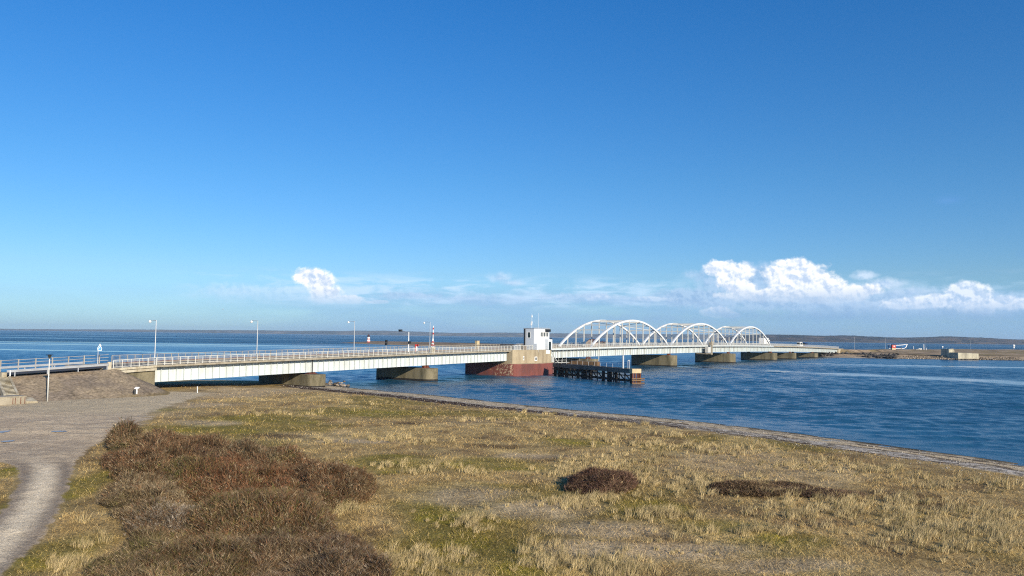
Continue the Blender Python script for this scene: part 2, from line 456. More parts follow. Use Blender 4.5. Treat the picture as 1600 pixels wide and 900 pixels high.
STRAW = np.array((0.52, 0.385, 0.17)); TAN = np.array((0.40, 0.285, 0.125)); OLIVE = np.array((0.235, 0.182, 0.048))
MOSS = np.array((0.22, 0.185, 0.03)); GREY = np.array((0.50, 0.385, 0.235)); BROWN = np.array((0.19, 0.125, 0.065)); DARKB = np.array((0.05, 0.032, 0.02))
def ground_col(x, y):
    """colour of the sward and how bare it is"""
    def lp(c, k, f): return c * (1 - f[..., None]) + k * f[..., None]
    w1 = fbm(x, y * 0.7, 13, 4, 31); w2 = fbm(x, y * 0.8, 5.5, 4, 41); w3 = fbm(x, y, 2.0, 4, 51); w4 = fbm(x, y, 20, 3, 61)
    c = np.broadcast_to(TAN, x.shape + (3,)).copy()
    c = lp(c, BROWN, sstep(0.5, 0.66, w3) * 0.6)
    c = lp(c, OLIVE, sstep(0.50, 0.63, w1) * 0.75)
    c = lp(c, STRAW, sstep(0.52, 0.70, w2) * 0.65)
    bare = sstep(0.56, 0.68, w4) * 0.5
    g = np.zeros_like(x)
    for a in [(720, 800, 100, 40), (700, 850, 120, 45), (800, 870, 60, 40), (1100, 825, 90, 14), (1190, 858, 90, 20), (1010, 800, 70, 14), (1260, 850, 60, 14), (420, 655, 90, 8), (560, 645, 120, 9), (620, 725, 90, 14), (140, 760, 35, 60), (80, 870, 70, 40), (250, 640, 45, 5), (340, 672, 90, 8), (0, 745, 28, 40), (760, 725, 90, 12), (900, 690, 80, 9)]:
        g = np.maximum(g, ell(x, y, *a))
    c = lp(c, np.array((0.225, 0.182, 0.042)), g * 0.75)
    c = lp(c, MOSS * 1.15, g * sstep(0.5, 0.7, w3) * 0.8)
    for a in [(740, 775, 90, 16), (840, 795, 110, 16), (960, 830, 130, 16), (1080, 862, 130, 16), (1220, 888, 120, 12), (930, 860, 110, 16), (320, 662, 60, 5), (300, 634, 70, 6), (400, 606, 90, 6), (560, 690, 70, 4), (840, 712, 60, 4), (350, 615, 90, 7), (240, 618, 60, 4)]:
        bare = np.maximum(bare, ell(x, y, *a, soft=0.7, seed=8))
    c = lp(c, GREY, bare * 0.8)
    for a in [(430, 683, 50, 5), (790, 698, 60, 4), (640, 662, 30, 3), (1330, 660, 5, 3), (1400, 770, 60, 12), (1480, 790, 60, 10)]:
        c = lp(c, BROWN * 0.8, ell(x, y, *a) * 0.8)
    c = c * (.55 + .80 * fbm(x, y, 1.3, 4, 141) )[..., None]
    return c, bare

def grid(xs, ys):
    X, Y = np.meshgrid(xs, ys)
    nx, ny = len(xs), len(ys)
    i = np.arange(nx * ny).reshape(ny, nx)
    Fc = np.stack([i[:-1, :-1], i[:-1, 1:], i[1:, 1:], i[1:, :-1]], -1).reshape(-1, 4)
    return X.ravel(), Y.ravel(), Fc
def fan_grid(r0, r1, nr, a0, a1, na):
    """grid that is fine near the viewer and coarser further out"""
    r = r0 * (r1 / r0) ** np.linspace(0, 1, nr)
    a = np.linspace(a0, a1, na)
    A, Rr = np.meshgrid(a, r)
    i = np.arange(nr * na).reshape(nr, na)
    Fc = np.stack([i[:-1, :-1], i[:-1, 1:], i[1:, 1:], i[1:, :-1]], -1).reshape(-1, 4)
    return (Rr * np.sin(A)).ravel(), (Rr * np.cos(A)).ravel(), Fc
X, Y, Fc = fan_grid(6, 175, 620, R(-60), R(60), 760)
D = shore_dist(X, Y)
keep = D > -14
Z = land_h(X, Y, D)
C, _ = ground_col(X, Y)
Fk = Fc[keep[Fc].all(1)]
used = np.unique(Fk); remap = np.full(len(X), -1); remap[used] = np.arange(len(used))
go = raw_mesh('ground', np.stack([X, Y, Z], 1)[used], remap[Fk][:, ::-1], M['ground'], C[used], smooth=True)
tag(go, 'dry coastal meadow of tan and olive grass beside the water', kind='structure')
# land behind and to the side of the viewer
xs = np.linspace(-600, 90, 90); ys = np.linspace(-200, 160, 60)
X, Y, Fc = grid(xs, ys)
D = shore_dist(X, Y); Z = land_h(X, Y, D) - 0.25
inside = (np.abs(np.arctan2(X, Y)) < R(56)) & (np.hypot(X, Y) > 14)
C, _ = ground_col(X, Y)
Fk = Fc[((D > -25)[Fc].all(1)) & (~inside[Fc].all(1))]
go2 = raw_mesh('terrain', np.stack([X, Y, Z], 1), Fk, M['ground'], C, smooth=True)
tag(go2, 'meadow continuing around the viewpoint', kind='structure')

# ------------------------------------------------------------------ water
def water(t, b, near=False):
    g = t.n('ShaderNodeNewGeometry').outputs['Position']
    rot = t.n('ShaderNodeVectorRotate', rotation_type='Z_AXIS')
    rot.inputs['Angle'].default_value = R(12)
    t.link(g, rot.inputs['Vector'])
    p = rot.outputs[0]
    gust = t.noise(t.v('MULTIPLY', p, (0.3, 1.0, 1)), 0.006, 3, 0.5)
    deep = t.mix(t.mr(gust, 0.35, 0.65), (0.016, 0.088, 0.160, 1), (0.010, 0.060, 0.118, 1))
    t.link(deep, b.inputs['Base Color'])
    b.inputs['IOR'].default_value = 1.333
    if near:
        sl = t.n('ShaderNodeAttribute', attribute_name='slick').outputs['Fac']
        n3 = t.noise(t.v('MULTIPLY', p, (0.7, 1.0, 1)), 4.0, 4, 0.65)
        t.link(t.bump(n3, t.mr(sl, 0, 1, 0.8, 0.1, False), 0.10), b.inputs['Normal'])
        t.link(t.mr(sl, 0, 1, 0.22, 0.10, False), b.inputs['Roughness'])
    else:
        n1 = t.noise(t.v('MULTIPLY', p, (0.4, 1.0, 1)), 0.5, 4, 0.6, 0.5)
        n2 = t.noise(t.v('MULTIPLY', p, (0.3, 1.0, 1)), 0.10, 3, 0.55, 0.4)
        slick = t.noise(t.v('MULTIPLY', p, (0.10, 1.0, 1)), 0.012, 5, 0.6, 0.9)
        sl = t.mr(slick, 0.555, 0.60)
        h = t.m('ADD', t.m('MULTIPLY', n1, 1.6), t.m('MULTIPLY', n2, 3.0))
        t.link(t.bump(h, t.mr(sl, 0, 1, 1.0, 0.3, False), 1.6), b.inputs['Normal'])
        t.link(t.mr(sl, 0, 1, 0.34, 0.14, False), b.inputs['Roughness'])
M['water'] = mat('open_sea_water', water)
M['water_near'] = mat('rippled_water', lambda t, b: water(t, b, True))
M['puddle'] = weathered('puddle_water', (0.36, 0.34, 0.31), None, 0.3, 1, 0.1, 0, spec=0.15)
r = 30 * (13500 / 30) ** np.linspace(0, 1, 60)
a = np.linspace(0, 2 * math.pi, 73)[:-1]
A_, R_ = np.meshgrid(a, r)
i = np.arange(60 * 72).reshape(60, 72); j = np.roll(i, -1, 1)
Fw = np.stack([i[:-1], j[:-1], j[1:], i[1:]], -1).reshape(-1, 4)
wz = np.where(R_ < 640, -0.45, 0.0)
wat = raw_mesh('sea', np.stack([(R_ * np.sin(A_)).ravel(), (R_ * np.cos(A_)).ravel(), wz.ravel()], 1), Fw[:, ::-1], M['water'])
tag(wat, 'open blue sea reaching to the horizon with pale slicks', kind='structure')
# the nearer water carries real waves
X, Y, Fc = fan_grid(44, 800, 1000, R(-48), R(48), 1150)
rad = np.hypot(X, Y)
gap = rad * max(np.log(800 / 44) / 1000, R(96) / 1150)
wr = np.random.default_rng(77)
ca, sa = math.cos(R(12)), math.sin(R(12))
XR, YR = X * ca - Y * sa, X * sa + Y * ca
sl = sstep(.56, .62, fbm(XR * .12, YR, 55, 4, 301))
pa, pb = np.array(ground_at(1050, 572)), np.array(ground_at(1640, 600)); dd_ = pb - pa
tt_ = np.clip(((X - pa[0]) * dd_[0] + (Y - pa[1]) * dd_[1]) / (dd_ @ dd_), 0, 1)
band_ = np.hypot(X - pa[0] - tt_ * dd_[0], Y - pa[1] - tt_ * dd_[1]) + (fbm(X, Y, 18, 3, 303) - .5) * 14
sl = np.where(rad < 330, sl * .35, sl)
sl = np.maximum(sl, sstep(15, 5, band_ + 6 * (1 - tt_)))
lee = sstep(14, 2, shore_dist(X, Y) * -1)                # calmer in the shallows
gst = .85 + .3 * fbm(XR * .4, YR, 30, 3, 305)
Zw = np.zeros_like(X)
for k_ in range(64):
    lam = .6 * (6.0 / .6) ** wr.uniform(0, 1)
    th = R(90 - 12) + wr.normal(0, .55)
    kx, ky = math.cos(th) * 2 * math.pi / lam, math.sin(th) * 2 * math.pi / lam
    amp = .029 * lam / (2 * math.pi)
    fade = sstep(2.2, 4.5, lam / gap)
    Zw += amp * fade * np.sin(kx * X + ky * Y + wr.uniform(0, 6.28) + 2.2 * np.sin(X / (7 + k_ % 5) + Y / 11 + k_))
Zw *= gst * (1 - .8 * sl) * (1 - .65 * lee) * sstep(790, 560, rad)
nw_ = raw_mesh('water', np.stack([X, Y, Zw], 1), Fc[:, ::-1], M['water_near'], smooth=True)
at_ = nw_.data.attributes.new('slick', 'FLOAT', 'POINT'); at_.data.foreach_set('value', sl.astype(np.float32))
tag(nw_, 'wind rippled deep blue water of the sound around the bridge', kind='structure')

# ------------------------------------------------------------------ beach strip along the waterline
def beach():
    pts = SH[7:24]
    seg = np.hypot(*np.diff(pts, axis=0).T); cum = np.r_[0, np.cumsum(seg)]
    n = int(cum[-1] / 0.35)
    t = np.linspace(0, cum[-1], n)
    px_, py_ = np.interp(t, cum, pts[:, 0]), np.interp(t, cum, pts[:, 1])
    k = np.ones(25) / 25
    pad = lambda q: np.convolve(np.r_[np.full(12, q[0]), q, np.full(12, q[-1])], k, 'valid')
    px_, py_ = pad(px_), pad(py_)
    tx, ty = np.gradient(px_), np.gradient(py_); L = np.hypot(tx, ty); tx, ty = tx / L, ty / L
    nx, ny = ty, -tx                    # towards the land
    us = np.linspace(-1.6, 13.5, 90)
    XX = px_[:, None] + nx[:, None] * us; YY = py_[:, None] + ny[:, None] * us
    if shore_dist(XX[n // 2, -1:], YY[n // 2, -1:])[0] < 0:
        XX = px_[:, None] - nx[:, None] * us; YY = py_[:, None] - ny[:, None] * us
    x, y = XX.ravel(), YY.ravel()
    d = shore_dist(x, y)
    edge = np.tile(us, n)
    z = land_h(x, y, d) + 0.03 - 0.09 * sstep(11.8, 13.4, edge) - 0.05 * sstep(-0.6, -1.6, edge)
    w = fbm(x, y, 2.5, 4, 77); w2 = fbm(x, y, 0.7, 3, 78); w3 = fbm(x, y, 7, 3, 79)
    sc = np.interp(y, [60, 110], [1.0, 1.5]); u = (edge + (w - 0.5) * 2.2 + (fbm(x, y, .6, 3, 81) - .5) * .7) / sc
    def lp(c, k, f): return c * (1 - f[:, None]) + np.array(k) * f[:, None]
    c = np.tile(np.array((0.20, 0.16, 0.10)), (len(x), 1))
    far = sstep(68, 105, y)
    c = lp(c, (0.56, 0.46, 0.32), sstep(0.3, 1.0, u) * sstep(0.25, 0.55, w2))
    c = lp(c, (0.085, 0.055, 0.035), sstep(1.2, 1.5, u) * sstep(2.0, 1.7, u) * sstep(0.3, 0.5, w3) * 0.85 * (1 - far))
    c = lp(c, (0.58, 0.46, 0.29), sstep(1.8, 2.2, u) * sstep(3.6, 3.3, u) * 0.9 * (1 - far * .5))
    c = lp(c, (0.085, 0.055, 0.035), sstep(3.3, 3.5, u) * sstep(4.0, 3.8, u) * sstep(0.4, 0.5, w3) * 0.85)
    c = lp(c, (0.56, 0.50, 0.42), sstep(3.8, 4.1, u) * sstep(7.2, 6.8, u) * sstep(0.2, 0.6, w2))
    c = lp(c, (0.10, 0.08, 0.06), sstep(3.8, 4.1, u) * sstep(7.2, 6.8, u) * sstep(0.52, 0.62, fbm(x, y, 0.45, 2, 80)) * .8)
    c = lp(c, (0.062, 0.036, 0.024), sstep(4.5, 4.9, u) * sstep(8.0, 7.6, u) * far * sstep(0.12, 0.3, w))
    c = lp(c, (0.062, 0.036, 0.024), sstep(7.0, 7.2, u) * sstep(7.9, 7.6, u) * sstep(0.3, 0.4, w3))
    g, _ = ground_col(x, y)
    f = sstep(7.7, 8.2, u + (w2 - 0.5) * .8)[:, None]
    c = c * (1 - f) + g * f
    c = lp(c, (0.09, 0.075, 0.05), sstep(0.35, -0.1, u))
    m = len(us); i = np.arange(n * m).reshape(n, m)
    Fb = np.stack([i[:-1, :-1], i[1:, :-1], i[1:, 1:], i[:-1, 1:]], -1).reshape(-1, 4)
    o = raw_mesh('beach', np.stack([x, y, z], 1), Fb, M['beach'], c, smooth=True)
    tag(o, 'narrow beach of pale shingle with dark lines of seaweed', kind='structure')
    # loose stones and shells
    k = 16000
    idx = rng.integers(0, len(x), k)
    u0 = edge[idx]; ok = (u0 > 0.3) & (u0 < 11); idx = idx[ok]; k = len(idx)
    cx, cy = x[idx] + rng.normal(0, .15, k), y[idx] + rng.normal(0, .15, k); cz = z[idx]
    s = rng.uniform(0.02, 0.065, k) * rng.choice([1, 1, 1, 1.7], k)
    oc = np.array([(1, 0, 0), (0, 1, 0), (-1, 0, 0), (0, -1, 0), (0, 0, .7), (0, 0, -.6)])
    of = np.array([(0, 1, 4), (1, 2, 4), (2, 3, 4), (3, 0, 4), (1, 0, 5), (2, 1, 5), (3, 2, 5), (0, 3, 5)])
    V = np.stack([cx, cy, cz], 1)[:, None] + oc[None] * s[:, None, None] * rng.uniform(.6, 1.3, (k, 6, 1))
    Fs = (of[None] + (np.arange(k) * 6)[:, None, None]).reshape(-1, 3)
    tone = rng.uniform(0.04, 0.45, k)
    cc = np.repeat(np.stack([tone, tone * .93, tone * .82], 1), 6, 0)
    o = raw_mesh('pebbles', V.reshape(-1, 3), Fs, M['blades'], cc)
    tag(o, 'pale pebbles and shells scattered along the beach', kind='stuff')
beach()

# ------------------------------------------------------------------ gravel track and parking ground
def span_mesh(name, rows, matn, lift, colf, dy=0.25, nx=90, feather=True):
    """rows: (Y, x_left, x_right) sorted by Y"""
    rows = np.array(rows); ys = np.arange(rows[0, 0], rows[-1, 0], dy)
    xl = np.interp(ys, rows[:, 0], rows[:, 1]); xr = np.interp(ys, rows[:, 0], rows[:, 2])
    k = np.ones(9) / 9
    pad = lambda q: np.convolve(np.r_[np.full(4, q[0]), q, np.full(4, q[-1])], k, 'valid')
    xl, xr = pad(xl), pad(xr)
    t = np.linspace(0, 1, nx)
    X = xl[:, None] + (xr - xl)[:, None] * t; Y = np.repeat(ys, nx).reshape(X.shape)
    x, y = X.ravel(), Y.ravel(); tt = np.tile(t, len(ys))
    ed = np.minimum(tt, 1 - tt) * np.repeat(xr - xl, nx)
    z = land_h(x, y) + lift * sstep(0, 0.5, ed) - 0.02 * sstep(0.3, 0, ed)
    c = colf(x, y, tt, ed)
    i = np.arange(len(x)).reshape(X.shape)
    Fb = np.stack([i[:-1, :-1], i[:-1, 1:], i[1:, 1:], i[1:, :-1]], -1).reshape(-1, 4)
    return raw_mesh(name, np.stack([x, y, z], 1), Fb, M[matn], c, smooth=True)
def G(px, py): return ground_at(px, py, 1.05)
def rows_from(lst):
    out = []
    for (pyv, l, r_) in lst:
        a, b = G(l, pyv), G(r_, pyv)
        out.append(((a[1] + b[1]) / 2, a[0], b[0]))
    return sorted(out)
track = rows_from([(990, -260, -55), (940, -160, -12), (895, -100, 20), (850, -60, 70), (810, -18, 98), (780, 8, 112), (750, 22, 120), (730, 14, 126), (715, -40, 136), (700, -160, 152), (685, -220, 182), (672, -300, 225),
                   (660, -320, 248), (650, -330, 258), (640, -330, 270), (632, -330, 290), (625, 30, 312), (618, 160, 325), (612, 235, 345)])
def track_col(x, y, t, ed):
    def lp(c, k, f): return c * (1 - f[:, None]) + np.array(k) * f[:, None]
    w = fbm(x, y, 4, 4, 91); w2 = fbm(x, y * 2.2, 1.0, 4, 92); w3 = fbm(x, y, 11, 3, 93)
    c = np.tile(np.array((0.62, 0.485, 0.32)), (len(x), 1))
    c = lp(c, (0.48, 0.375, 0.26), sstep(0.42, 0.62, w) * 0.8)
    c = lp(c, (0.72, 0.58, 0.39), sstep(0.52, 0.68, w2) * 0.6)
    c = lp(c, (0.42, 0.33, 0.23), sstep(0.50, 0.40, fbm(x, y * 2.5, 1.6, 4, 95)) * 0.5)
    c = lp(c, (0.54, 0.45, 0.29), sstep(78, 90, y) * 0.6)
    near = sstep(56, 47, y)                  # the single track with its two ruts
    wd = ed / np.maximum(1e-3, np.minimum(t, 1 - t)); off = (t - 0.5) * wd
    rut = np.exp(-((np.abs(off + (w2 - .5) * .3) - wd * .30) / 0.55) ** 2)
    mid = np.exp(-((off + (w2 - .5) * .4) / 0.85) ** 2)
    c = lp(c, (0.27, 0.21, 0.155), rut * near * 1.0)
    c = lp(c, (0.90, 0.75, 0.52), mid * near * 0.85)
    g, _ = ground_col(x, y)
    f = sstep(0.42, 0.16, ed * np.where(y > 66, 0.28, 1.0) + (w2 - 0.5) * .7 + (w - .5) * .5)[:, None]
    return c * (1 - f) + g * f
po = span_mesh('path', track, 'gravel', 0.035, track_col)
tag(po, 'pale gravel track widening into a worn parking ground', kind='structure')
for k_, (px, py, rx, ry) in enumerate([(2, 676, 9, 2.4), (12, 688.5, 8, 1.5), (92, 677, 11, 1.2)]):
    cx, cy = G(px, py)
    ax = rx * cy / 1200; ay = abs(G(px, py - ry)[1] - G(px, py + ry)[1]) / 2
    mb = MB(); n = 28
    z = float(land_h(np.array([cx]), np.array([cy]))[0]) + 0.075
    ring = [(cx + ax * math.cos(2 * math.pi * q / n) * (1 + 0.25 * math.sin(3 * q + k_)), cy + ay * math.sin(2 * math.pi * q / n) * (1 + 0.3 * math.cos(2 * q + k_)), z) for q in range(n)]
    mb.add(ring, [tuple(range(n))])
    tag(mb.build('puddle', M['puddle']), kind='structure')

# ------------------------------------------------------------------ the bridge frame: x along the bridge, y away from the viewer's side
T_ = Vector((0.5807, 0.8141, 0))
BX, BY, BROT = -53.9, 117.5, math.atan2(0.8141, 0.5807)
def sp(px): return (193 / (1 - 1.402 * (px - 800) / 1200) - 117.5) / 0.8141
def bw(s, y, z=0.0):      # bridge coordinates to the world
    return (BX + 0.5807 * s - 0.8141 * y, BY + 0.8141 * s + 0.5807 * y, z)
def dz(s):
    if s < 0: return 4.85 + 0.045 * s
    if s > 444: return max(1.9, 4.9 - 0.012 * (s - 444))
    return 7.2 - 2.35 * ((s - 222) / 222) ** 2
WD = 13.6
def stn_at(px, y):      # station along the bridge of a thing standing y metres behind its near edge
    r_ = (px - 800) / 1200
    return (r_ * (BY + .5807 * y) - BX + .8141 * y) / (.5807 - .8141 * r_)
def bridge_sy(x, y):
    return (x - BX) * .5807 + (y - BY) * .8141, -(x - BX) * .8141 + (y - BY) * .5807
class BM_(MB):
    def strip(s, s0, s1, y0, y1, a, b, step=2.0):
        n = max(1, int(round((s1 - s0) / step)))
        vs, fs = [], []
        for i in range(n + 1):
            q = s0 + (s1 - s0) * i / n; z = dz(q)
            vs += [(q, y0, z + a), (q, y1, z + a), (q, y1, z + b), (q, y0, z + b)]
        for i in range(n):
            o = 4 * i
            fs += [(o + k, o + 4 + k, o + 4 + (k + 1) % 4, o + (k + 1) % 4) for k in range(4)]
        fs += [(0, 1, 2, 3), (4 * n + 3, 4 * n + 2, 4 * n + 1, 4 * n)]
        s.add(vs, fs)
bridge = thing('bridge', 'long low white steel bridge with three arches across the blue water', 'bridge', (BX, BY, 0), BROT)
J = [0.0] + [sp(p) for p in (498, 675, 800, 863, 927, 1051.5, 1143.5, 1209, 1239, 1273.5, 1311)]
def railing(s0, s1, y, parent, pitch=1.3, fine=True):
    m = BM_()
    n = max(1, round((s1 - s0) / pitch)); st = (s1 - s0) / n
    for i in range(n + 1):
        q = s0 + st * i; z = dz(q)
        m.box(q - 0.045, q + 0.045, y - 0.035, y + 0.035, z + 0.0, z + 1.12)
    m.strip(s0, s1, y - 0.045, y + 0.045, 1.12, 1.19); m.strip(s0, s1, y - 0.02, y + 0.02, 0.14, 0.19)
    nb = int((s1 - s0) / (0.19 if fine else 0.3))
    for i in range(nb):
        q = s0 + (s1 - s0) * (i + 0.5) / nb; z = dz(q)
        m.box(q - 0.011, q + 0.011, y - 0.011, y + 0.011, z + 0.19, z + 1.12)
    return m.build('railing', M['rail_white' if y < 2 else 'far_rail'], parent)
def girder(s0, s1, y, depth, top, panels, parent, brack=False, out=-1):
    m = BM_()
    th = 0.02
    m.strip(s0 + .12, s1 - .12, y - th, y + th, -top - depth, -top, 1.2)
    m.strip(s0 + .12, s1 - .12, y - 0.22, y + 0.22, -top - depth - 0.05, -top - depth)
    for i in range(panels + 1):
        q = s0 + 0.16 + (s1 - s0 - 0.32) * i / panels; z = dz(q)
        m.box(q - 0.035, q + 0.035, *sorted((y + out * 0.32, y + out * th * 1.2)), z - top - depth, z - top)
    return m.build('girder', M['white_steel'], parent)
ARCH = (5, 6, 7)
for k in range(11):
    s0, s1 = J[k], J[k + 1]
    if k == 3: continue                                # the tower pier
    nm = 'bascule_deck' if k == 4 else ('arch_deck' if k in ARCH else 'span_deck')
    d = BM_()
    thick = 0.3
    d.strip(s0 + .03, s1 - .03, 0.0, WD, -thick, 0.0)
    if k in ARCH or k == 4:
        q = s0 + 1.0
        while q < s1:                                  # brackets under the walkway
            for (ya, yb) in ((0.1, 1.42), (WD - 0.1, WD - 1.42)):
                z = dz(q)
                w = 0.07
                d.box(q - w, q + w, *sorted((yb, yb + (.3 if yb > 5 else -.3))), z - 2.5, z - 1.1)
                lo, hi = min(ya, yb), max(ya, yb)
                d.add([(q - w, ya, z - .3), (q - w, yb, z - .3), (q - w, yb, z - 1.15), (q + w, ya, z - .3), (q + w, yb, z - .3), (q + w, yb, z - 1.15)],
                      [(0, 1, 2), (5, 4, 3), (0, 3, 4, 1), (1, 4, 5, 2), (2, 5, 3, 0)])
            q += (s1 - s0) / 11 / (1 if k in ARCH else 1)
    dk = d.build(nm, M['grey_steel'] if (k in ARCH or k == 4) else M['edge_concrete'], bridge)
    if k in ARCH or k == 4:
        e = BM_()
        e.strip(s0 + .03, s1 - .03, -0.06, -0.003, -0.30, 0.10)
        e.strip(s0 + .03, s1 - .03, WD + 0.003, WD + .06, -0.30, 0.10)
        e.build('edge_beam', M['white_steel'], dk)
    L = s1 - s0
    pan = int(round(L / 1.3))
    gt, gd = (0.3, 2.3) if k not in ARCH else (0.3, 2.25)
    if k == 4: gt, gd = 0.3, 2.2
    girder(s0, s1, 1.45, gd, gt, pan, dk); girder(s0, s1, WD - 1.45, gd, gt, pan, dk, out=1)
    if k < 3:                                          # cross frames seen under the open spans
        m = BM_()
        for i in range(6):
            q = s0 + L * (i + .5) / 6
            m.box(q - .1, q + .1, 1.5, WD - 1.5, dz(q) - 1.6, dz(q) - .32)
        m.build('cross_frame', M['grey_steel'], dk)
    railing(s0, s1, 0.12, dk, fine=(k < 9)); railing(s0, s1, WD - 0.12, dk, fine=(k < 5))
    if k in ARCH:
        NP = 11; rise = 8.35
        def az(u): return 0.15 + rise * (1 - (2 * u - 1) ** 2) ** 0.93
        nodes = [(s0 + 1.2 + (L - 2.4) * i / NP, i / NP) for i in range(NP + 1)]
        for y in (1.25, WD - 1.25):
            m = MB()
            pts = []
            nn = 44
            for i in range(nn + 1):
                u = i / nn; q = s0 + 1.2 + (L - 2.4) * u
                pts.append((q, dz(q) + az(u)))
            vs, fs = [], []
            for i, (q, z) in enumerate(pts):
                a = pts[max(0, i - 1)]; b = pts[min(nn, i + 1)]
                tx, tz = b[0] - a[0], b[1] - a[1]; l = math.hypot(tx, tz); nx_, nz_ = -tz / l * .30, tx / l * .30
                for (sy, sn) in ((-1, -1), (1, -1), (1, 1), (-1, 1)):
                    vs.append((q + nx_ * sn, y + .25 * sy, z + nz_ * sn))
            for i in range(nn):
                o = 4 * i
                fs += [(o + c, o + 4 + c, o + 4 + (c + 1) % 4, o + (c + 1) % 4) for c in range(4)]
            fs += [(0, 1, 2, 3), (4 * nn + 3, 4 * nn + 2, 4 * nn + 1, 4 * nn)]
            m.add(vs, fs)
            m.build('arch_rib', M['arch_white'], dk)
            for (q, u) in nodes[1:-1]:
                h = MB(); z = dz(q)
                for off in (-.13, .13):
                    h.box(q + off - .03, q + off + .03, y - .13, y + .13, z - 0.2, z + az(u) - .3)
                h.box(q - .10, q + .10, y - .012, y + .012, z - 0.2, z + az(u) - .3)
                h.build('hanger', M['rail_white'], dk)
        m = MB()
        for i in range(2, NP - 1):
            q, u = nodes[i]; z = dz(q) + az(u)
            m.bar((q, 1.5, z), (q, WD - 1.5, z), .22, .28)
        for i in range(3, NP - 2):
            qa, ua = nodes[i]; qb, ub = nodes[i + 1]
            za, zb = dz(qa) + az(ua), dz(qb) + az(ub)
            if i % 2: m.bar((qa, 1.5, za), (qb, WD - 1.5, zb), .16, .16)
            else: m.bar((qa, WD - 1.5, za), (qb, 1.5, zb), .16, .16)
        # portal frames with knee braces at the second node of each end
        for i in (2, NP - 2):
            q, u = nodes[i]; z = dz(q) + az(u)
            m.bar((q, 1.5, z - 1.0), (q, 3.4, z), .18, .18); m.bar((q, WD - 1.5, z - 1.0), (q, WD - 3.4, z), .18, .18)
        m.build('top_bracing', M['rail_white'], dk)
# deck pavement, kerbs, and the single rail track
pv = BM_(); pv.strip(-160, 470, 2.0, 7.6, 0.004, 0.03, 4)
rw = pv.build('road', M['asphalt'], None); rw.location = (BX, BY, 0); rw.rotation_euler = (0, 0, BROT)
tag(rw, 'grey asphalt road carried along the bridge', kind='structure')
m = BM_(); m.strip(0.1, 443, 1.72, 1.95, 0.003, 0.16, 4); m.strip(0.1, 443, 7.7, 7.95, 0.003, 0.16, 4)
m.build('kerb', M['edge_concrete'], bridge)
m = BM_()
for y in (9.2, 10.65): m.strip(0.1, 443, y - .035, y + .035, 0.003, 0.16, 4)
m.build('rail_track', M['rust'], bridge)

# piers
def nose_plan(s, hw, ya, yb, n=16):
    p = [(s - hw, yb), (s - hw, ya + hw)]
    p += [(s + hw * math.cos(t), ya + hw + hw * math.sin(t)) for t in [math.pi + math.pi * i / n for i in range(1, n)]]
    p += [(s + hw, ya + hw), (s + hw, yb)]
    p += [(s + hw * math.cos(t), yb + hw * math.sin(t)) for t in [math.pi * i / n for i in range(1, n)]]
    return p[::-1] if False else p
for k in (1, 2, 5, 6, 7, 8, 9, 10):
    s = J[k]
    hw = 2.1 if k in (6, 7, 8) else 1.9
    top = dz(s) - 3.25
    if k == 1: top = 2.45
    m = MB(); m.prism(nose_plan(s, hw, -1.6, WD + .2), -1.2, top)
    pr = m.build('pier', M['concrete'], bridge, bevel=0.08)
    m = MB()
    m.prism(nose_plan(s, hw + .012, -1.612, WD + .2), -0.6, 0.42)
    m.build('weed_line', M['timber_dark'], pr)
    for y in (1.45, WD - 1.45):
        b = MB(); zt = dz(s) - 2.66
        b.box(s - .75, s - .15, y - .35, y + .35, top, zt - .003); b.box(s + .15, s + .75, y - .35, y + .35, top, zt - .003)
        b.box(s - 1.0, s + 1.0, y - .5, y + .5, top - .02, top + .14)
        b.build('bearing', M['rust'], pr)
    if k in (1, 2):
        b = BM_(); b.box(s - .14, s + .14, 1.2, 1.42, dz(s) - 2.6, dz(s) - .31)
        b.build('downpipe', M['black'], pr)

# the tower pier: red painted foot, tan concrete block on it
sT0, sT1 = J[3], J[4]
foot = [(sT0, WD + 1.0), (sT0, 0.2), (sT0 + .25, -0.7), (sT0 + .8, -1.4), (sT0 + 1.8, -1.95), (sT0 + 4.5, -2.4), (sT0 + 8.5, -2.7), (sT0 + 12.5, -2.3), (sT1 - 2.2, -1.8), (sT1 - .8, -1.3), (sT1, -.7), (sT1 + .2, .2), (sT1 + .2, WD + 1)]
def redpaint(t, b):
    o = t.n('ShaderNodeTexCoord').outputs['Object']
    s_ = t.n('ShaderNodeSeparateXYZ'); t.link(o, s_.inputs[0])
    n1 = t.noise(t.v('MULTIPLY', o, (1, 1, .4)), .5, 6, .6); n2 = t.noise(o, 2.3, 6, .7)
    base = t.mix(t.mr(n1, .35, .7), (0.20, 0.058, 0.045, 1), (0.115, 0.04, 0.034, 1))
    # paint has flaked off along the side wall
    side = t.m('MULTIPLY', t.mr(s_.outputs[0], sT0 + .6, sT0 + .1), t.mr(s_.outputs[1], 11.5, 2.0))
    thr = t.m('SUBTRACT', 0.74, t.m('MULTIPLY', side, 0.21))
    f = t.mr(n2, thr, t.m('ADD', thr, 0.02))
    t.link(t.mix(f, base, (0.45, 0.33, 0.22, 1)), b.inputs['Base Color'])
    b.inputs['Roughness'].default_value = .8
    t.link(t.bump(n2, .3, .03), b.inputs['Normal'])
M['flaked_red'] = mat('flaked_red_paint', redpaint)
m = MB(); m.prism(foot, -1.5, 3.0)
tp = m.build('tower_pier', M['flaked_red'], bridge)
tag(tp, 'large pier with flaking dark red paint')
m = MB(); m.prism([(x + (.02 if x < sT0 + 1 else -.02 if x > sT1 - 2 else 0), y + .03) for x, y in foot], 3.0, 3.12)
m.build('ledge', M['block_concrete'], tp)
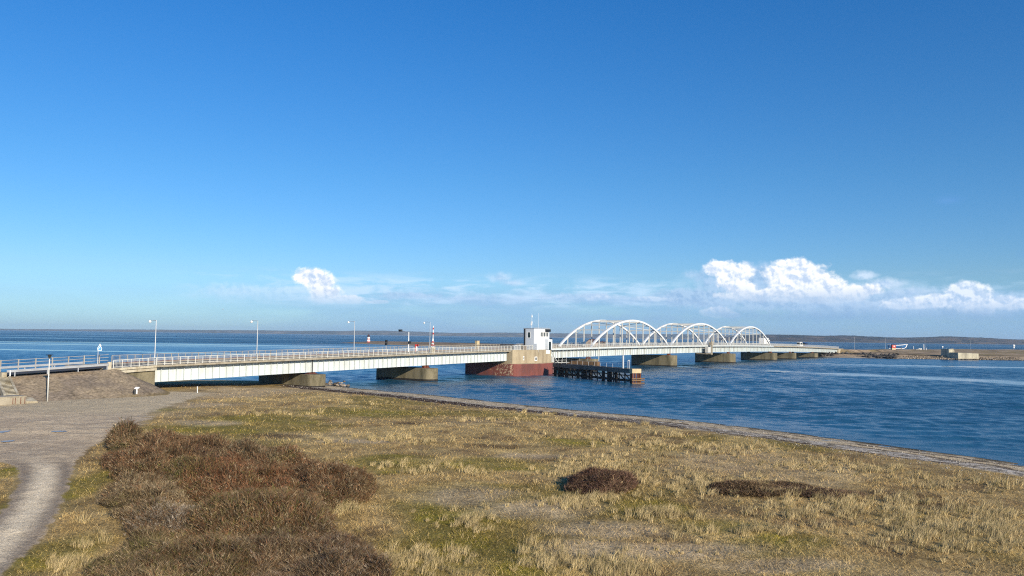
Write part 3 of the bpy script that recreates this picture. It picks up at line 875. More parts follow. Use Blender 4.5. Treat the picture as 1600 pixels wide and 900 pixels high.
blk = [(sT0 + .25, WD + .3), (sT0 + .25, -.3), (sT0 + 1.4, -.8), (sT0 + 8.5, -1.6), (sT1 - 1.6, -.9), (sT1 - 1.2, -.3), (sT1 - 1.2, WD + .3)]
ztop = dz(102) - 0.02
m = MB(); m.prism(blk, 3.12, ztop)
bk = m.build('concrete_block', M['block_concrete'], bridge)
def face_pt(s):     # y of the block's front face at s
    xs = [p[0] for p in blk[1:6]]; ys = [p[1] for p in blk[1:6]]
    return float(np.interp(s, xs, ys))
def face_box(m, s, w, z0, z1, d0, d1):
    y0, y1 = face_pt(s - w / 2), face_pt(s + w / 2)
    m.hexa([(s - w / 2, y0 - d1, z0), (s + w / 2, y1 - d1, z0), (s + w / 2, y1 - d0, z0), (s - w / 2, y0 - d0, z0),
            (s - w / 2, y0 - d1, z1), (s + w / 2, y1 - d1, z1), (s + w / 2, y1 - d0, z1), (s - w / 2, y0 - d0, z1)])
for (s, w, z0, z1) in ((sT0 + 4.0, .42, 3.9, 4.9), (sT0 + 8.9, 1.25, 3.7, 4.75)):
    m = MB(); face_box(m, s, w, z0, z1, 0.0, .07); f = m.build('window', M['pure_white'], bk)
    m = MB(); face_box(m, s, w * .55, z0 + .2, z1 - .2, .072, .09); m.build('pane', M['glass'], f)
m = MB(); face_box(m, sT1 - 3.4, 2.1, 5.45, 6.35, 0, .06); m.build('notice_board', M['pure_white'], bk)
m = MB(); m.box(sT1 - 1.18, sT1 - .75, -.4, .5, 3.0, 6.9); m.box(sT1 - .7, sT1 + .1, -.75, -.35, -.5, 4.6); m.build('guide_post', M['grey_steel'], bk)
m = BM_()
for q, h in ((sT0 + .6, 1), (sT0 + 1.5, 1)): pass
railing(sT0, sT1, -.15, bk, fine=True)
railing(sT0, sT1, WD - .12, bk, fine=False)
m = BM_(); m.strip(sT0 - .02, sT1 + .02, 0.2, WD, -.02, 0.0); m.build('deck_top', M['edge_concrete'], bk)
m = MB()
for q in (sT0 + 3.1, sT0 + 4.6): m.box(q - .5, q + .35, .5, 1.1, dz(q), dz(q) + 1.35)
m.build('equipment_cabinet', M['galv'], bk)
m = MB(); m.box(sT0 + 5.6, sT0 + 7.0, .1, .9, dz(100), dz(100) + 1.0); m.build('brick_chest', M['timber_brown'], bk)
# steel braces and ladder between the pier and the bascule span
m = MB()
for y in (.2, 1.2):
    m.bar((sT1 - .2, y, 6.2), (sT1 + 3.0, y - .4, 2.9), .14)
    m.bar((sT1 + 3.0, y - .4, 2.9), (sT1 + 9, y - .4, 2.9), .10)
for q in (3, 5, 7, 9): m.bar((sT1 + q, .8, 2.7), (sT1 + q, .8, 4.3), .07)
m.bar((sT1 + 3, .8, 3.5), (sT1 + 9, .8, 3.5), .06)
m.build('service_gangway', M['grey_steel'], bridge)
# hanging drain pipe and inspection gantry
s = sp(936); m = MB(); m.tube((s, -.15, 3.0), (s, -.15, 8.2), .09); m.build('drain_pipe', M['rail_white'], bridge)
s = sp(1104)
m = MB(); m.box(s - 1.6, s + 1.6, -1.3, -.15, dz(s) - 2.6, dz(s) - .45)
gq = m.build('inspection_gantry', M['grey_steel'], bridge)
m = MB(); m.box(s - 4.2, s + 3, -1.5, 2.5, dz(s) - 3.15, dz(s) - 2.95); m.bar((s + 2.2, -1.2, dz(s) - 3.5), (s + 2.2, -1.2, dz(s) + 3.2), .32); m.bar((s + 3.1, -1.2, dz(s) - 3.5), (s + 3.1, -1.2, dz(s) + 1.8), .3)
m.box(s + 1.6, s + 3.6, -1.6, -.6, dz(s) + .1, dz(s) + 1.5)
m.build('gantry_frame', M['edge_concrete'], gq)

# abutments
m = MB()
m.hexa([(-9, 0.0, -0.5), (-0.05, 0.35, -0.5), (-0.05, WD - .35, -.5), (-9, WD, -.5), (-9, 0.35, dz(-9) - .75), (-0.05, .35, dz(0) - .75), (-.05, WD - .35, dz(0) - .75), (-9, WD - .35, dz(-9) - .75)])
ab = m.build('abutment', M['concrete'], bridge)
m = BM_(); m.strip(-7.2, -.02, .02, WD - .02, -.34, 0); m.strip(-6.2, -.06, -.1, 1.2, -.78, -.42, 3)
m.build('coping', M['lichen_concrete'], ab)
railing(-6.6, -.05, .12, ab)
m = MB(); m.box(-7.4, -6.9, -.05, .35, dz(-7) - .3, dz(-7) + .95); m.build('end_post', M['lichen_concrete'], ab, bevel=.04)
sE = J[-1]
m = MB(); m.box(sE + .05, sE + 9, .3, WD - .3, -.5, dz(sE) - .35); ab2 = m.build('abutment', M['lichen_concrete'], bridge)
m = BM_(); m.strip(sE + .03, sE + 12, 0, WD, -.34, 0); m.build('coping', M['edge_concrete'], ab2)

# ------------------------------------------------------------------ control tower on the block
tz = dz(104)
ct = thing('control_tower', 'white clad bridge control tower with dark windows and a rooftop mast', 'tower', bw(102.2, -.55, tz - .02), BROT)
TL, TD, THt = 7.4, 3.3, 5.45
def cladding(t, b):
    o = t.n('ShaderNodeTexCoord').outputs['Object']
    s_ = t.n('ShaderNodeSeparateXYZ'); t.link(o, s_.inputs[0])
    fz = t.m('FRACT', t.m('MULTIPLY', s_.outputs[2], 1 / .45)); fx = t.m('FRACT', t.m('MULTIPLY', t.m('ADD', s_.outputs[0], s_.outputs[1]), 1 / 1.2))
    g = t.m('MAXIMUM', t.mr(fz, .93, .97), t.mr(fx, .95, .98))
    n = t.noise(o, .6, 5, .6)
    c = t.mix(t.m('MULTIPLY', t.mr(n, .4, .7), .3), (0.60, 0.64, 0.68, 1), (0.46, 0.48, 0.50, 1))
    t.link(t.mix(t.m('MULTIPLY', g, .45), c, (0.35, .36, .37, 1)), b.inputs['Base Color'])
    b.inputs['Roughness'].default_value = .5
    t.link(t.bump(g, .3, -.02), b.inputs['Normal'])
M['cladding'] = mat('tower_cladding_panels', cladding)
m = MB(); m.box(0, TL, 0, TD, 0, THt); wl = m.build('wall', M['cladding'], ct)
m = MB(); m.box(-.1, TL + .1, -.1, TD + .1, THt + .003, THt + .16); rf = m.build('roof', M['galv'], ct)
m = MB()
for i in range(9): m.bar((.1 + i * .9, .0, THt + .16), (.1 + i * .9, .0, THt + .42), .06)
m.bar((0.1, 0, THt + .3), (TL - .1, 0, THt + .3), .05); m.build('roof_rail', M['galv'], rf)
for i in range(5):
    x = 3.35 + i * .78
    m = MB(); m.box(x - .36, x + .36, -.045, -.002, 3.35, 4.65); f = m.build('window', M['pure_white'], ct)
    m = MB(); m.box(x - .25, x + .25, -.06, -.047, 3.45, 4.55); m.build('pane', M['glass'], f)
m = MB(); m.box(-.045, -.002, 1.1, 2.35, 3.0, 4.6); f = m.build('window', M['pure_white'], ct)
m = MB(); m.box(-.06, -.047, 1.15, 1.9, 3.15, 4.5); m.build('pane', M['glass'], f)
m = MB(); m.box(5.3, 7.55, -.35, -.003, 4.72, 5.40); m.build('display_box', M['black'], ct)
m = MB(); m.box(5.2, TL - .002, -.95, -.003, 0, 2.75); pc = m.build('porch', M['cladding'], ct)
m = MB(); m.box(5.7, 6.7, -1.0, -.953, .02, 2.1); dd = m.build('door', M['glass'], pc)
m = MB(); m.box(-.25, -.02, 2.7, 3.0, 0, THt - .05); m.build('downpipe', M['black'], ct)
m = MB(); m.box(-.0, 1.0, -.9, -.003, -.65, 1.6); m.build('stair_shaft', M['cladding'], ct)
m = MB(); m.tube((1.0, 1.4, THt + .16), (1.0, 1.4, THt + 3.9), .05, .03); m.bar((.75, 1.4, THt + .9), (.95, 1.4, THt + 1.9), .35, .2); m.tube((1, 1.4, THt + 3.0), (1, 1.4, THt + 3.5), .16)
m.build('mast', M['pure_white'], ct)
m = MB(); m.tube((4.4, 1.6, THt + .16), (4.4, 1.6, THt + 4.3), .03, .015); m.build('antenna', M['pure_white'], ct)
sg = thing('traffic_signal', 'black signal cluster on a post at the right corner of the white control tower', 'signal', bw(110.2, -.6, dz(110)), BROT)
m = MB(); m.tube((0, 0, 0), (0, 0, 2.6), .07); m.build('post', M['galv'], sg)
m = MB(); m.box(-.3, .3, -.2, .2, 1.4, 2.9); m.box(-.15, .5, -.2, .2, .3, 1.1); m.build('signal_head', M['black'], sg)

# ------------------------------------------------------------------ bridge furniture
def lamp(s, label, first=None):
    o = thing('street_lamp', label, 'street lamp', bw(s, .45, dz(s)), BROT, 'street lamps along the bridge railing')
    m = MB(); m.tube((0, 0, 0), (0, 0, 6.85), .09, .05, 8); m.build('pole', M['galv'], o)
    m = MB(); m.tube((0, 0, 6.8), (0, 1.75, 6.88), .04, .035, 6); m.build('arm', M['galv'], o)
    m = MB(); m.lathe([(.05, .0), (.13, -.08), (.22, -.25), (.17, -.38), (.02, -.42)], 12, (0, 1.75, 6.88)); m.build('lamp_head', M['pure_white'], o, smooth=True)
    return o
lamp(sp(248.5), 'tall slim street lamp with a bent arm above the left bridge abutment')
lamp(sp(407), 'tall slim street lamp over the first white span, between the abutment lamp and the lighthouse')
lamp(sp(558), 'tall slim street lamp standing just left of the red and white lighthouse')
lamp(sp(679.5) - .8, 'street lamp right behind the raised red and white barrier boom')
# overhead signal with arm
s = stn_at(640, 8.1)
o = thing('traffic_signal', 'overhead traffic signal, black head hung on the arm of a white pole', 'signal', bw(s, 8.1, dz(s)), BROT)
m = MB(); m.tube((0, 0, 0), (0, 0, 4.6), .13, .08); m.build('pole', M['pure_white'], o)
m = MB(); m.tube((0, 0, 4.5), (0, 2.4, 4.9), .05); m.build('arm', M['galv'], o)
m = MB(); m.box(-.35, .25, 2.2, 2.9, 4.65, 5.15); m.build('signal_head', M['black'], o)
m = MB(); m.box(-.25, .25, -.5, -.1, 1.95, 2.5); m.build('side_signal', M['black'], o)
s = stn_at(605, 8.1)
o = thing('signal_post', 'short post with a small black signal head behind the railing, left of the overhead signal', 'signal', bw(s, 8.1, dz(s)), BROT)
m = MB(); m.tube((0, 0, 0), (0, 0, 1.7), .06); m.build('post', M['galv'], o)
m = MB(); m.box(-.2, .2, -.2, .2, 1.7, 2.25); m.box(-.15, .25, -.2, .2, 2.3, 2.85); m.build('signal_head', M['black'], o)
s = stn_at(651, 8.1)
o = thing('barrier_cabinet', 'small red and white barrier stand behind the railing, left of the raised boom', 'barrier', bw(s, 8.1, dz(s)), BROT)
m = MB(); m.box(-.35, .35, -.3, .3, 0, 1.3); m.build('cabinet', M['pure_white'], o)
m = MB(); m.box(-.6, .6, -.36, -.31, 1.31, 1.75); m.bar((-.4, -.34, 0.1), (-.4, -.34, 1.3), .12); m.build('sign_panel', M['red'], o)
s = sp(680.5)
o = thing('barrier', 'raised red and white barrier boom standing upright at the bridge railing', 'barrier', bw(s, .45, dz(s)), BROT)
m = MB(); m.box(-.5, .5, -.28, .32, 0, 1.35); m.build('housing', M['lichen_concrete'], o, bevel=.05)
m = MB(); m.bar((-.42, 0, .9), (-.05, 0, 3.2), .14); m.bar((.42, 0, .9), (.05, 0, 3.2), .14); m.bar((0, 0, 3.1), (.1, 0, 6.0), .15, .12); bo = m.build('boom', M['pure_white'], o)
m = MB()
for z in (1.6, 2.3, 4.1, 5.2):
    if z < 3:
        x = .42 - .37 * (z - .9) / 2.3
        m.box(-x - .09, -x + .09, -.1, .1, z, z + .35); m.box(x - .09, x + .09, -.1, .1, z, z + .35)
    else: m.box(-.06, .16, -.09, .09, z, z + .4)
m.build('red_band', M['red'], bo)
m = MB(); m.lathe([(.05, -.1), (.32, -.1), (.32, .1), (.05, .1)], 14, (0, -.33, .85)); m.build('counterweight', M['lichen_concrete'], o)
# tan box near the tower, on the far side
s = stn_at(747, WD + .9)
o = thing('relay_hut', 'narrow tan relay hut standing beyond the railing, left of the control tower', 'hut', bw(s, WD + .9, dz(s) - .3), BROT)
m = MB(); m.box(-.5, .5, -.4, .4, 0, 2.4); m.build('wall', M['beige'], o, bevel=.04)
m = MB(); m.box(-.56, .56, -.46, .46, 2.403, 2.5); m.build('roof', M['edge_concrete'], o)
m = MB(); m.box(-.5, .5, -.6, 1.0, -2.2, -.003); m.build('bracket', M['edge_concrete'], o)

# ------------------------------------------------------------------ vehicles on the bridge
def wheels(o, xs, y0, y1, r):
    for x in xs:
        for y in (y0, y1):
            m = MB(); m.tube((x, y - .13, r), (x, y + .13, r), r, r, 14); w = m.build('wheel', M['tyre'], o)
            m = MB(); m.tube((x, y - .14, r), (x, y + .14, r), r * .5, r * .5, 10); m.build('rim', M['galv'], w)
s = stn_at(1198, 5.6)
o = thing('lorry', 'white box lorry driving on the bridge behind the last arch', 'lorry', bw(s - 2, 5.6, dz(s) + .03), BROT)
m = MB(); m.box(-6.4, 1.2, -1.2, 1.2, .95, 3.9); m.build('cargo_box', M['pure_white'], o, bevel=.06)
m = MB(); m.add([(1.35, -1.15, .5), (3.6, -1.15, .5), (3.6, -1.15, 1.7), (3.2, -1.15, 2.9), (1.35, -1.15, 3.0), (1.35, 1.15, .5), (3.6, 1.15, .5), (3.6, 1.15, 1.7), (3.2, 1.15, 2.9), (1.35, 1.15, 3.0)],
                [(0, 1, 2, 3, 4), (9, 8, 7, 6, 5), (0, 5, 6, 1), (1, 6, 7, 2), (2, 7, 8, 3), (3, 8, 9, 4), (4, 9, 5, 0)]); cb = m.build('cab', M['pure_white'], o)
m = MB(); m.box(2.0, 3.1, -1.17, -1.152, 1.75, 2.55); m.build('side_window', M['glass'], cb)
m = MB(); m.box(-6.3, 3.4, -.5, .5, .6, .93); m.build('chassis', M['black'], o)
wheels(o, (-5, -3.7, 2.5), -1.02, 1.02, .5)
def van(s, y, label, paint, L=4.6, H=2.1):
    o = thing('van', label, 'van', bw(s, y, dz(s) + .03), BROT)
    pr = [(-L / 2, .4), (L / 2, .4), (L / 2, 1.05), (L / 2 - .75, 1.25), (L / 2 - 1.35, H - .1), (L / 2 - 1.7, H), (-L / 2 + .1, H), (-L / 2, 1.2)]
    n = len(pr); m = MB()
    m.add([(x, -.92, z) for x, z in pr] + [(x, .92, z) for x, z in pr], [tuple(range(n)), tuple(range(n, 2 * n))[::-1]] + [(i, n + i, n + (i + 1) % n, (i + 1) % n) for i in range(n)])
    b = m.build('body', M[paint], o, bevel=.05)
    m = MB(); m.box(L / 2 - 2.3, L / 2 - 1.5, -.945, -.925, 1.2, H - .3); m.box(-L / 2 + .4, L / 2 - 2.5, -.945, -.925, 1.25, H - .3); m.build('side_window', M['glass'], b)
    m = MB(); m.box(-L / 2 - .02, -L / 2 - .003, -.75, .75, 1.25, H - .25); m.build('rear_window', M['glass'], b)
    wheels(o, (-L / 2 + .85, L / 2 - .9), -.8, .8, .34)
van(stn_at(1250, 5.8), 5.8, 'white van on the bridge, just left of the dark blue van', 'pure_white', 6.0, 2.7)
van(stn_at(1258.5, 5.8), 5.8, 'dark blue van on the bridge, just right of the white van', 'blue', 5.4, 2.6)

# ------------------------------------------------------------------ timber fenders beside the navigation opening
FA, FB = Vector((10.9, 198.0, 0)), Vector((26.4, 166.8, 0))
FL = (FB - FA).length; FR = math.atan2(FB.y - FA.y, FB.x - FA.x)
fe = thing('timber_fender', 'long dark timber fender jetty on piles running out beside the red pier', 'jetty', FA, FR)
m = MB(); m.box(0, FL - 1.2, -.18, .12, 2.25, 3.2); m.box(0, FL - 1.2, 1.9, 2.15, 2.25, 3.2); m.build('fascia_beam', M['fascia'], fe)
m = MB(); m.box(0, FL - .1, .14, 1.88, 3.0, 3.12)
m.build('walkway', M['timber_brown'], fe)
m = MB(); m.box(FL - 1.19, FL, -.2, 2.2, 2.3, 3.25); m.build('end_cap', M['beige'], fe, bevel=.04)
nb = 0
for i in range(16):
    x = .6 + i * (FL - 1.4) / 15
    solid = (i % 5 in (0, 1))
    m = MB()
    for y in ((0.0, 2.0) if solid else (0.0,)):
        m.tube((x, y, -2), (x, y, 2.24), .20 if solid else .14, None, 8)
        if solid: m.tube((x + .5, y + .1, -2), (x + .5, y + .1, 2.24), .22, None, 8)
    m.build('pile', M['timber_dark'], fe)
for i in range(15):
    x = .6 + i * (FL - 1.4) / 15; x2 = x + (FL - 1.4) / 15
    if i % 5 == 0: continue
    m = MB(); m.bar((x, -.12, 2.2), (x2, -.12, .75), .16, .2); m.build('diagonal_brace', M['timber_dark'], fe)
m = MB(); m.bar((0, -.22, .55), (FL - 1, -.22, .55), .16, .3); m.bar((0, 2.2, .55), (FL - 1, 2.2, .55), .16, .3); m.bar((0, -.22, 1.75), (FL - 1, -.22, 1.75), .14, .22)
m.build('waler', M['timber_dark'], fe)
m = MB()
for y in (.1, .75, 1.4, 2.0): m.tube((FL - .25, y, -2), (FL - .25, y, 2.3), .2, None, 8)
m.build('end_pile', M['rust'], fe)
m = MB()
for z in (.15, .75, 1.15): m.bar((FL + .1, -.4, z), (FL + .1, 2.9, z), .28, .26)
m.build('end_waler', M['timber_brown'], fe)
m = MB(); m.bar((FL - 5.2, 1.0, 3.1), (FL - 5.2, 1.0, 6.0), .34, .24); m.build('light_column', M['galv'], fe)
m = MB()
for y in (.2, .65):
    m.tube((FL - 2.2, y, 3.1), (FL - 2.2, y, 5.0), .035)
m.tube((FL - 2.2, .2, 5.0), (FL - 2.2, .65, 5.05), .05)
m.build('ladder_hoop', M['pure_white'], fe)
m = MB()
q = 1.0
while q < FL - 8: m.bar((q, 1.75, 3.1), (q, 1.75, 4.15), .05); q += 2.6
m.bar((1, 1.75, 4.15), (FL - 8, 1.75, 4.15), .05); m.build('handrail', M['galv'], fe)
# fender on the far side of the opening
o = thing('timber_fender', 'short brown timber fender under the left end of the first arch', 'jetty', bw(sp(927) - 3.4, -3.3, 0), BROT)
m = MB(); m.box(-.6, .6, 0, 16, 2.0, 2.9); m.box(-.7, .75, -.6, .5, 1.7, 3.0); m.build('walkway', M['timber_brown'], o)
m = MB()
for i in range(12): m.tube((-.5, .5 + i * 1.35, -2), (-.5, .5 + i * 1.35, 2.0), .17); m.tube((.5, .5 + i * 1.35, -2), (.5, .5 + i * 1.35, 2.0), .17)
m.build('piles', M['timber_dark'], o)
m = MB()
for i in range(6): m.bar((0, .5 + i * 2.6, 2.9), (0, .5 + i * 2.6, 4.0), .06)
m.bar((0, .5, 4.0), (0, 13.5, 4.0), .05); m.build('handrail', M['galv'], o)

# ------------------------------------------------------------------ left road embankment
def embank():
    s = np.linspace(-160, 5, 420); y = np.r_[np.linspace(-16, .2, 120), np.linspace(.4, WD - .4, 12), np.linspace(WD, WD + 12, 30)]
    S, Yb = np.meshgrid(s, y)
    i = np.arange(S.size).reshape(S.shape)
    Fc = np.stack([i[:-1, :-1], i[:-1, 1:], i[1:, 1:], i[1:, :-1]], -1).reshape(-1, 4)
    S, Yb = S.ravel(), Yb.ravel()
    out = np.maximum(np.maximum(0, -0.3 - Yb), np.maximum(0, Yb - (WD - .3)))
    D = np.hypot(out, 1.5 * np.maximum(0, S + 6.2))
    top = 4.85 + 0.045 * np.minimum(S, 0) - np.where(Yb < 1, .14, .42)
    z = top - D * .385 + (fbm(S, Yb, 1.3, 4, 15) - .5) * .16 * sstep(0, 1.5, D) + (fbm(S, Yb, 6, 3, 16) - .5) * .25 * sstep(1, 3, D)
    z = np.maximum(z, -.3)
    X = BX + .5807 * S - .8141 * Yb; Y = BY + .8141 * S + .5807 * Yb
    def lp(c, k, f): return c * (1 - f[:, None]) + np.array(k) * f[:, None]
    c = np.tile(np.array((0.27, 0.215, 0.15)), (len(S), 1))
    w = fbm(S, Yb, 3.5, 4, 25); w2 = fbm(S, Yb, .9, 4, 26)
    c = lp(c, (0.31, 0.245, 0.165), sstep(.5, .65, w2) * .8)
    c = lp(c, (0.28, 0.19, 0.095), sstep(1.6, .2, D) * sstep(.35, .6, w) * .8)
    c = lp(c, (0.19, 0.155, 0.125), sstep(.45, .65, w) * .6)
    c = lp(c, (0.24, 0.18, 0.08), sstep(7.6, 9.5, D + (w2 - .5) * 2) * .8)
    # joints of the pitching slabs
    jo = np.maximum((np.abs((S / 3.0) % 1 - .5) > .47).astype(float), (np.abs((D / 2.2) % 1 - .5) > .46).astype(float))
    c = lp(c, (0.09, 0.075, 0.055), jo * sstep(1.5, 2.5, D) * .35)
    o = raw_mesh('embankment', np.stack([X, Y, z], 1), Fc, M['pitching'], c, smooth=True)
    tag(o, 'sloping stone pitched embankment carrying the road to the bridge', kind='structure')
embank()
# steps down the embankment
st0 = -21.8
o = thing('staircase', 'concrete steps with pale kerbs down the road embankment', 'stairs', bw(st0, 0, 0), BROT)
z0, z1, n0, n1, NS = dz(-22) - .05, 1.98, -.9, -8.0, 15
SKX = -1.75
def sk(q): return SKX * (q - n0) / (n1 - n0)
tread = MB()
for i in range(NS):
    za = z0 + (z1 - z0) * i / NS; na = n0 + (n1 - n0) * i / NS; nb_ = n0 + (n1 - n0) * (i + 1) / NS
    a_, b_ = sk(nb_), sk(na)
    tread.hexa([(a_, nb_ + .03, za - .045), (a_ + 1.1, nb_ + .03, za - .045), (b_ + 1.1, na + .02, za - .045), (b_, na + .02, za - .045),
                (a_, nb_ + .03, za + .02), (a_ + 1.1, nb_ + .03, za + .02), (b_ + 1.1, na + .02, za + .02), (b_, na + .02, za + .02)])
tread.build('treads', M['lichen_concrete'], o)
def ramp_(x, w, lo, hi, mt, nm):
    m = MB(); m.hexa([(x + SKX, n1, z1 - .6), (x + w + SKX, n1, z1 - .6), (x + w, n0, z0 - .6), (x, n0, z0 - .6), (x + SKX, n1, z1 + hi), (x + w + SKX, n1, z1 + hi), (x + w, n0, z0 + hi), (x, n0, z0 + hi)])
    m.build(nm, M[mt], o)
ramp_(.02, 1.06, 0, -.11, 'timber_dark', 'stair_base')  # near-black colour stands in for the shade in the gaps between treads
for x in (-.30, 1.12): ramp_(x, .28, 0, .14, 'lichen_concrete', 'side_kerb')
o = thing('retaining_wall', 'low grey concrete wall with rust stains at the foot of the steps', 'wall', bw(-22, 0, 0), BROT)
m = MB(); m.box(-24, -.3, -10.3, -7.9, .3, 1.92); wl_ = m.build('wall', M['edge_concrete'], o, bevel=.03)
m = MB(); m.box(-24.05, -.25, -10.36, -7.9, 1.923, 2.03); m.build('coping', M['edge_concrete'], wl_)
m = MB()
for q in (-1.75, -1.5, -.9, -.45): m.box(q, q + .06, -10.36, -10.303, .9, 1.85)
m.box(-1.75, -.38, -10.36, -10.303, .78, .96); m.build('rust_streak', M['rust'], wl_)
for q in (-3.3, -3.75, -4.1):
    m = MB(); m.box(q, q + .1, -10.34, -10.303, .8, 1.8); m.build('rib', M['lichen_concrete'], wl_)
o = thing('concrete_slab', 'small yellowish concrete slab set in the foot of the embankment, right of the wall', 'slab', bw(-22.15, -9.7, 0), BROT)
m = MB(); m.hexa([(0, -.5, .8), (1.3, -.5, .8), (1.3, 1.2, 1.1), (0, 1.2, 1.1), (0, -.4, 1.35), (1.3, -.4, 1.3), (1.3, 1.3, 1.7), (0, 1.3, 1.75)]); m.build('slab', M['lichen_concrete'], o, bevel=.05)

# guard rails along the road
def w_beam(name, label, s0, s1, y, face=-1, grp=None):
    o = thing(name, label, 'guard rail', (BX, BY, 0), BROT, grp)
    m = BM_()
    prof = [(0, .42), (.07, .47), (.07, .53), (.01, .58), (.07, .64), (.07, .70), (0, .76)]
    n = int((s1 - s0) / 2); vs, fs = [], []
    for i in range(n + 1):
        q = s0 + (s1 - s0) * i / n
        for (a, h) in prof: vs.append((q, y + face * a, dz(q) + h))
        for (a, h) in prof[::-1]: vs.append((q, y + face * (a - .02), dz(q) + h))
    k = 14
    for i in range(n):
        fs += [(i * k + c, i * k + (c + 1) % k, (i + 1) * k + (c + 1) % k, (i + 1) * k + c) for c in range(k)]
    m.add(vs, fs); m.build('rail_beam', M['galv'], o)
    q = s0 + 1
    while q < s1:
        m = BM_(); m.box(q - .06, q + .06, y - face * .02, y - face * .12, dz(q) - .5, dz(q) + .72); m.build('post', M['galv'], o); q += 4
    return o
w_beam('guard_rail', 'near steel guard rail along the top of the embankment, right of the steps', -20.6, -7.4, -.2)
w_beam('guard_rail', 'steel guard rail at the top left, on the roadway behind the steps', -60, -21.5, .2)
w_beam('guard_rail', 'second steel guard rail on the far side of the road behind the near one', -80, -7, 8.2)
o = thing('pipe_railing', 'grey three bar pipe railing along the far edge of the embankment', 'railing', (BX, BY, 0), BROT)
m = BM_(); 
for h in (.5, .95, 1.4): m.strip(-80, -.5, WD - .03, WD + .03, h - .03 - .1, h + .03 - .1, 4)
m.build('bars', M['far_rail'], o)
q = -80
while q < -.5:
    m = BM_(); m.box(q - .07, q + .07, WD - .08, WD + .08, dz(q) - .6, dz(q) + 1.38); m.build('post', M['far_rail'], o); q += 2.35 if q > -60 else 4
for q, lb in ((-21.95, 'short white marker post left of the steps'), (-20.3, 'short white marker post right of the steps')):
    o = thing('marker_post', lb, 'post', bw(q, -.5, dz(q) - .5), BROT)
    m = MB(); m.box(-.06, .06, -.05, .05, 0, 1.2); m.build('post', M['pure_white'], o, bevel=.02)
o = thing('ballast_box', 'pale grey box at the start of the guard rail above the steps', 'box', bw(-21.0, -.35, dz(-22) - .3), BROT)
m = MB(); m.box(-.3, .3, -.3, .3, 0, .85); m.build('body', M['lichen_concrete'], o, bevel=.06)

# parking ground lamp
gx, gy = ground_at(74, 627.5, 1.05)
o = thing('park_lamp', 'slim white lamp post with a flat dark cap at the foot of the embankment', 'street lamp', (gx, gy, .9))
m = MB(); m.tube((0, 0, 0), (0, 0, 5.55), .085, .055, 10); m.build('pole', M['rail_white'], o, smooth=True)
m = MB(); m.lathe([(.08, 5.5), (.12, 5.60), (.22, 5.92)], 12); m.build('lamp_shade', M['glass'], o)
m = MB(); m.lathe([(.44, 5.925), (.44, 5.98), (.1, 6.03)], 14); m.build('cap', M['black'], o)
# sign with a blue board, seen beyond the railing
s = stn_at(157, WD - 2.9)
o = thing('road_sign', 'pale blue pictogram sign on a thin post above the guard rail', 'sign', bw(s, WD - 2.9, dz(s)), BROT)
m = MB(); m.tube((0, 0, 0), (0, 0, 2.5), .045); m.build('post', M['galv'], o)
SG_P = [(x * .72, 2.2 + (z - 2.2) * .8) for x, z in ((-.15, 2.2), (.62, 2.15), (.70, 2.55), (.45, 3.0), (.28, 3.5), (.1, 3.1), (-.2, 2.7))]
m = MB()
m.add([(x, -.06, z) for x, z in SG_P] + [(x, -.02, z) for x, z in SG_P],
      [tuple(range(7)), tuple(range(7, 14))[::-1]] + [(i, i + 7, (i + 1) % 7 + 7, (i + 1) % 7) for i in range(7)])
sb = m.build('board', M['sign_blue'], o)
m = MB()
P_ = SG_P
for i in range(7): m.bar((P_[i][0], -.085, P_[i][1]), (P_[(i + 1) % 7][0], -.085, P_[(i + 1) % 7][1]), .04, .07)
m.bar((-.1, -.085, 2.3), (.4, -.085, 3.0), .04, .06)
m.build('outline', M['pure_white'], sb)
# small notice board, bin, stake
def on_embankment(px, py):      # where a sight line first meets the pitched slope or the meadow
    z = 4.0
    while z > 1.0:
        x_, y_ = ground_at(px, py, z)
        s_, b_ = bridge_sy(x_, y_)
        D_ = math.hypot(max(0, -0.3 - b_), 1.5 * max(0, s_ + 6.2))
        if z < 4.85 + 0.045 * min(s_, 0) - .14 - D_ * .385: break
        z -= .02
    return x_, y_, z
gx, gy, gz_ = on_embankment(213.5, 617.5)
o = thing('notice_board', 'small white topped notice stand at the foot of the embankment', 'notice board', (gx, gy, gz_ - .04))
m = MB(); m.box(-.09, .09, -.05, .05, 0, 1.0); m.build('post', M['pure_white'], o)
m = MB(); m.hexa([(-.28, -.2, .92), (.28, -.2, .92), (.28, .2, 1.05), (-.28, .2, 1.05), (-.28, -.2, .98), (.28, -.2, .98), (.28, .2, 1.16), (-.28, .2, 1.16)]); m.build('board', M['pure_white'], o)
gx, gy, gz_ = on_embankment(210, 617)
o = thing('waste_bin', 'small black waste bin beside the white notice stand', 'bin', (gx, gy, gz_ - .04))
m = MB(); m.lathe([(.12, 0), (.17, .1), (.17, .62), (.15, .66)], 14); m.build('bin_body', M['black'], o)
m = MB(); m.lathe([(.18, .663), (.16, .74), (.05, .78)], 14); m.build('lid', M['black'], o)
gx, gy = ground_at(308.5, 613.5, 1.0)
o = thing('marker_stake', 'thin white stake standing alone in the sand before the first span', 'stake', (gx, gy, .9))
m = MB(); m.bar((0, 0, 0), (-.03, 0, 1.02), .09, .09); m.build('stake', M['pure_white'], o)

